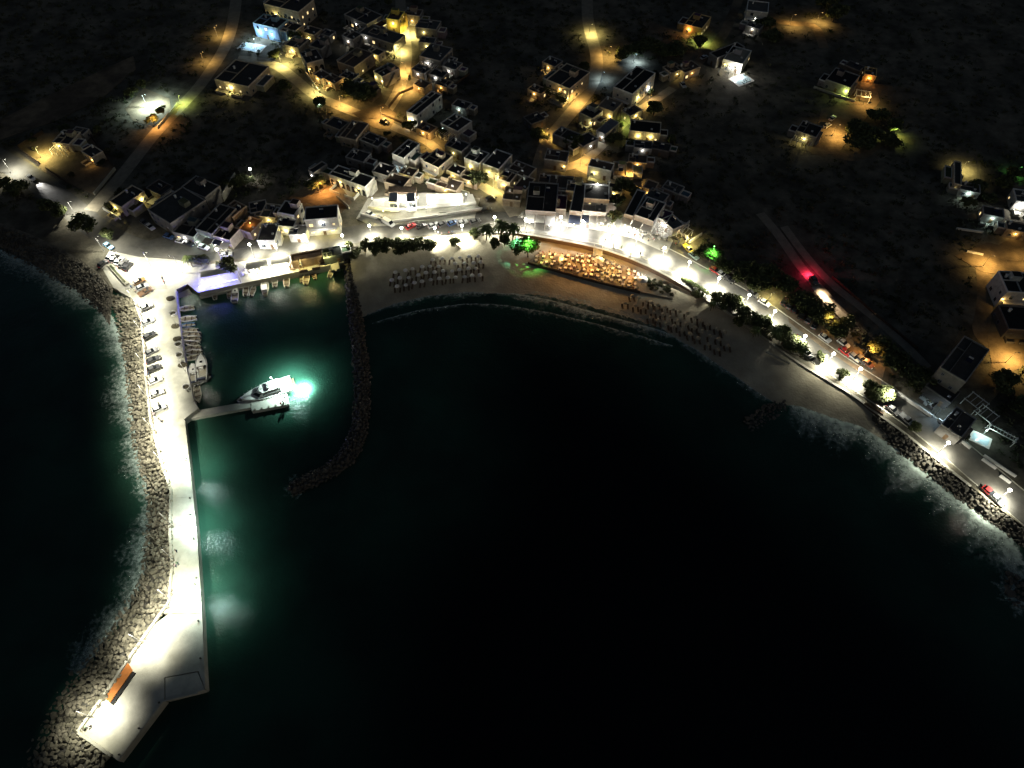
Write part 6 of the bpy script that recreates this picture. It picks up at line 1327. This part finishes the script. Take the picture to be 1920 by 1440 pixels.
# people about
PEOPLE = [(305,520),(307,526),(309,532),(248,541),(255,549),(300,760),(294,772),(291,780),(298,787),(304,792),(285,715),(281,705),(278,712),(332,1035),(335,1058),(331,1062),(822,440),(828,442),(842,440),(848,439),(1135,452),(1150,462),(1165,467),(1182,480),(1200,478),(1262,455),(1266,461),(1272,458),(1278,464),(1283,460),(1275,452),(1270,450),(1290,474),(1250,452),(1190,443),(1205,447),(1215,452),(1178,437),(1010,418),(1030,416),(1052,420),(1075,423),(1100,428),(560,498),(565,500),(545,505),(164,1365),(172,1362),(756,477),(532,757),(528,760),(536,750),(1240,470)]
for i, (x, y) in enumerate(PEOPLE):
    zone = 'on the harbour square' if (y < 560 and x < 320) else 'on the mole' if x < 340 and y < 1100 else 'at the tip of the mole' if x < 200 else 'on the jetty platform' if y > 700 else 'on the beach road' if 700 < x < 900 else 'by the quay cafe' if x < 600 else 'along the restaurant promenade'
    z_ = 1.31 if zone == 'on the jetty platform' else 2.2 if (x, y) == (756,477) else T + (.12 if zone in ('along the restaurant promenade',) else .09)
    person(W(x,y,z_), fr.uniform(0,6.3), 'stand', 'standing person in the light ' + zone, 'people ' + zone, i)
# tubs, net heaps, crates, bollards on the quay edge
TUB = MB(); n = 14
o_, i_ = [], []
for k in range(n):
    t = 2*math.pi*k/n; o_.append((math.cos(t), math.sin(t)))
TUB.add([(x*.75,y*.75,0) for x,y in o_]+[(x*.9,y*.9,.8) for x,y in o_]+[(x*.78,y*.78,.8) for x,y in o_]+[(x*.7,y*.7,.2) for x,y in o_], [(k,(k+1)%n,n+(k+1)%n,n+k) for k in range(n)]+[(n+k,n+(k+1)%n,2*n+(k+1)%n,2*n+k) for k in range(n)]+[(2*n+k,2*n+(k+1)%n,3*n+(k+1)%n,3*n+k) for k in range(n)])
TUBM = TUB.mesh('tub', M['white']); NETM = MB().prism([(x*.69,y*.69) for x,y in o_], .2, .45).mesh('net_filling', M['net'])
for (x,y), lab in zip([(326,590),(336,648),(338,668),(351,728)], ['northernmost white round net tub on the mole edge','second white round net tub on the mole edge','third white round net tub on the mole edge','white round net tub nearest the jetty']):
    r = empty('net_tub', W(x,y)+Vector((0,0,.06)), 0, 1.25); link('tub', TUBM, r); link('net_filling', NETM, r); tag(r, lab, 'tub')
def heap(seed):
    tr.seed(seed); bm = bmesh.new(); bmesh.ops.create_icosphere(bm, subdivisions=2, radius=1)
    for v in bm.verts:
        k = 1 + tr.uniform(-.18,.18); v.co = Vector((v.co.x*k*1.1, v.co.y*k, max(-.05, v.co.z*k*.55)))
    me = bpy.data.meshes.new('net_heap'); bm.to_mesh(me); bm.free(); me.materials.append(M['net']); return me
for i, ((x,y), lab) in enumerate(zip([(320,560),(329,612),(333,636),(343,685)], ['dark net heap near the steps of the basin','dark brown net heap second along the mole edge','olive net heap third along the mole edge','dark net heap beside the motor boats'])):
    o = link('net_heap', heap(i)); o.location = W(x,y)+Vector((0,0,.08)); o.scale = (1.3,1.1,1.2); tag(o, lab, 'nets')
BOL = MB().cyl((0,0,0),(0,0,.45),.16,.14,8).cyl((0,0,.45),(0,0,.6),.24,.2,8).mesh('mooring_bollard', M['darkstone'])
for i, (x,y) in enumerate([(353,735),(349,860),(357,935),(364,1010),(369,1085),(373,1165),(377,1235),(300,1318),(262,1366),(225,1415)]):
    o = link('mooring_bollard', BOL); o.location = W(x,y)+Vector((0,0,.06)); tag(o, ORD[i]+' mooring bollard from the jetty along the mole edge', 'bollard', 'bollards on the mole edge')
PLANT = MB().prism([tuple((W(x,y)-W(225,515))[:2]) for x,y in [(203,500),(212,497),(244,533),(236,537)]], 0, .8).mesh('planter', M['concrete'])
r = empty('long_planter', W(225,515)); link('box', PLANT, r); tag(r, 'long concrete planter between the parked cars and the rocks', 'planter')
MB().prism([tuple((W(x,y)-W(225,515))[:2]) for x,y in [(207,502),(211,500),(238,531),(235,533)]], .5, .95).build('hedge', M['bush'], r)
# stray boulders and scrub on the dark slopes
sc = MB(); sr = random.Random(5)
allpts = [W(x,y) for _,_,_,pl in ROADS for x,y in pl]
RS = []
for _,w_,_,pl in ROADS:
    RS += [(p, w_) for p in resample([W(x,y) for x,y in pl], 60)]
hx = [(W((A[0]+C[0])/2,(A[1]+C[1])/2), max(6,(W(*A)-W(*C)).length*.62)) for A,B,C,*_ in HOUSES] + [(W(e[0],e[1]), 6) for e in EXTRA]
PP = [[(x,y) for x,y in pl] for _,_,pl in PATCH]
n_ = 0
while n_ < 5200:
    x = sr.uniform(-60,1980); y = sr.uniform(-90,960) if x > 1300 else sr.uniform(-90,430)
    if y > 330 + max(0,(x-1150))*.72 and x > 900: continue
    if 640 < x < 980 and y > 345: continue
    if x < 640 and y > 395: continue
    p = W(x,y)
    if any((p-q).length < w_*.5+2.2 for q, w_ in RS): continue
    if any((p-q).length < d_ for q, d_ in hx): continue
    if any(inside(x,y,P) for P in PP): continue
    n_ += 1; s = sr.uniform(.5,1.5); 
    for k in range(16):
        v = Vector((sr.gauss(0,.5),sr.gauss(0,.5),abs(sr.gauss(0,.4))))*s + p
        a_ = Vector((sr.gauss(0,1),sr.gauss(0,1),sr.gauss(0,.6))).normalized()*.34*s; b_ = a_.cross(Vector((sr.gauss(0,1),sr.gauss(0,1),sr.gauss(0,1)))).normalized()*.2*s
        sc.add([v-a_,v-b_,v+a_,v+b_],[(0,1,2,3)])
tag(sc.build('scrub', M['bush']), 'low dark scrub over the hillsides', None, None, 'stuff')
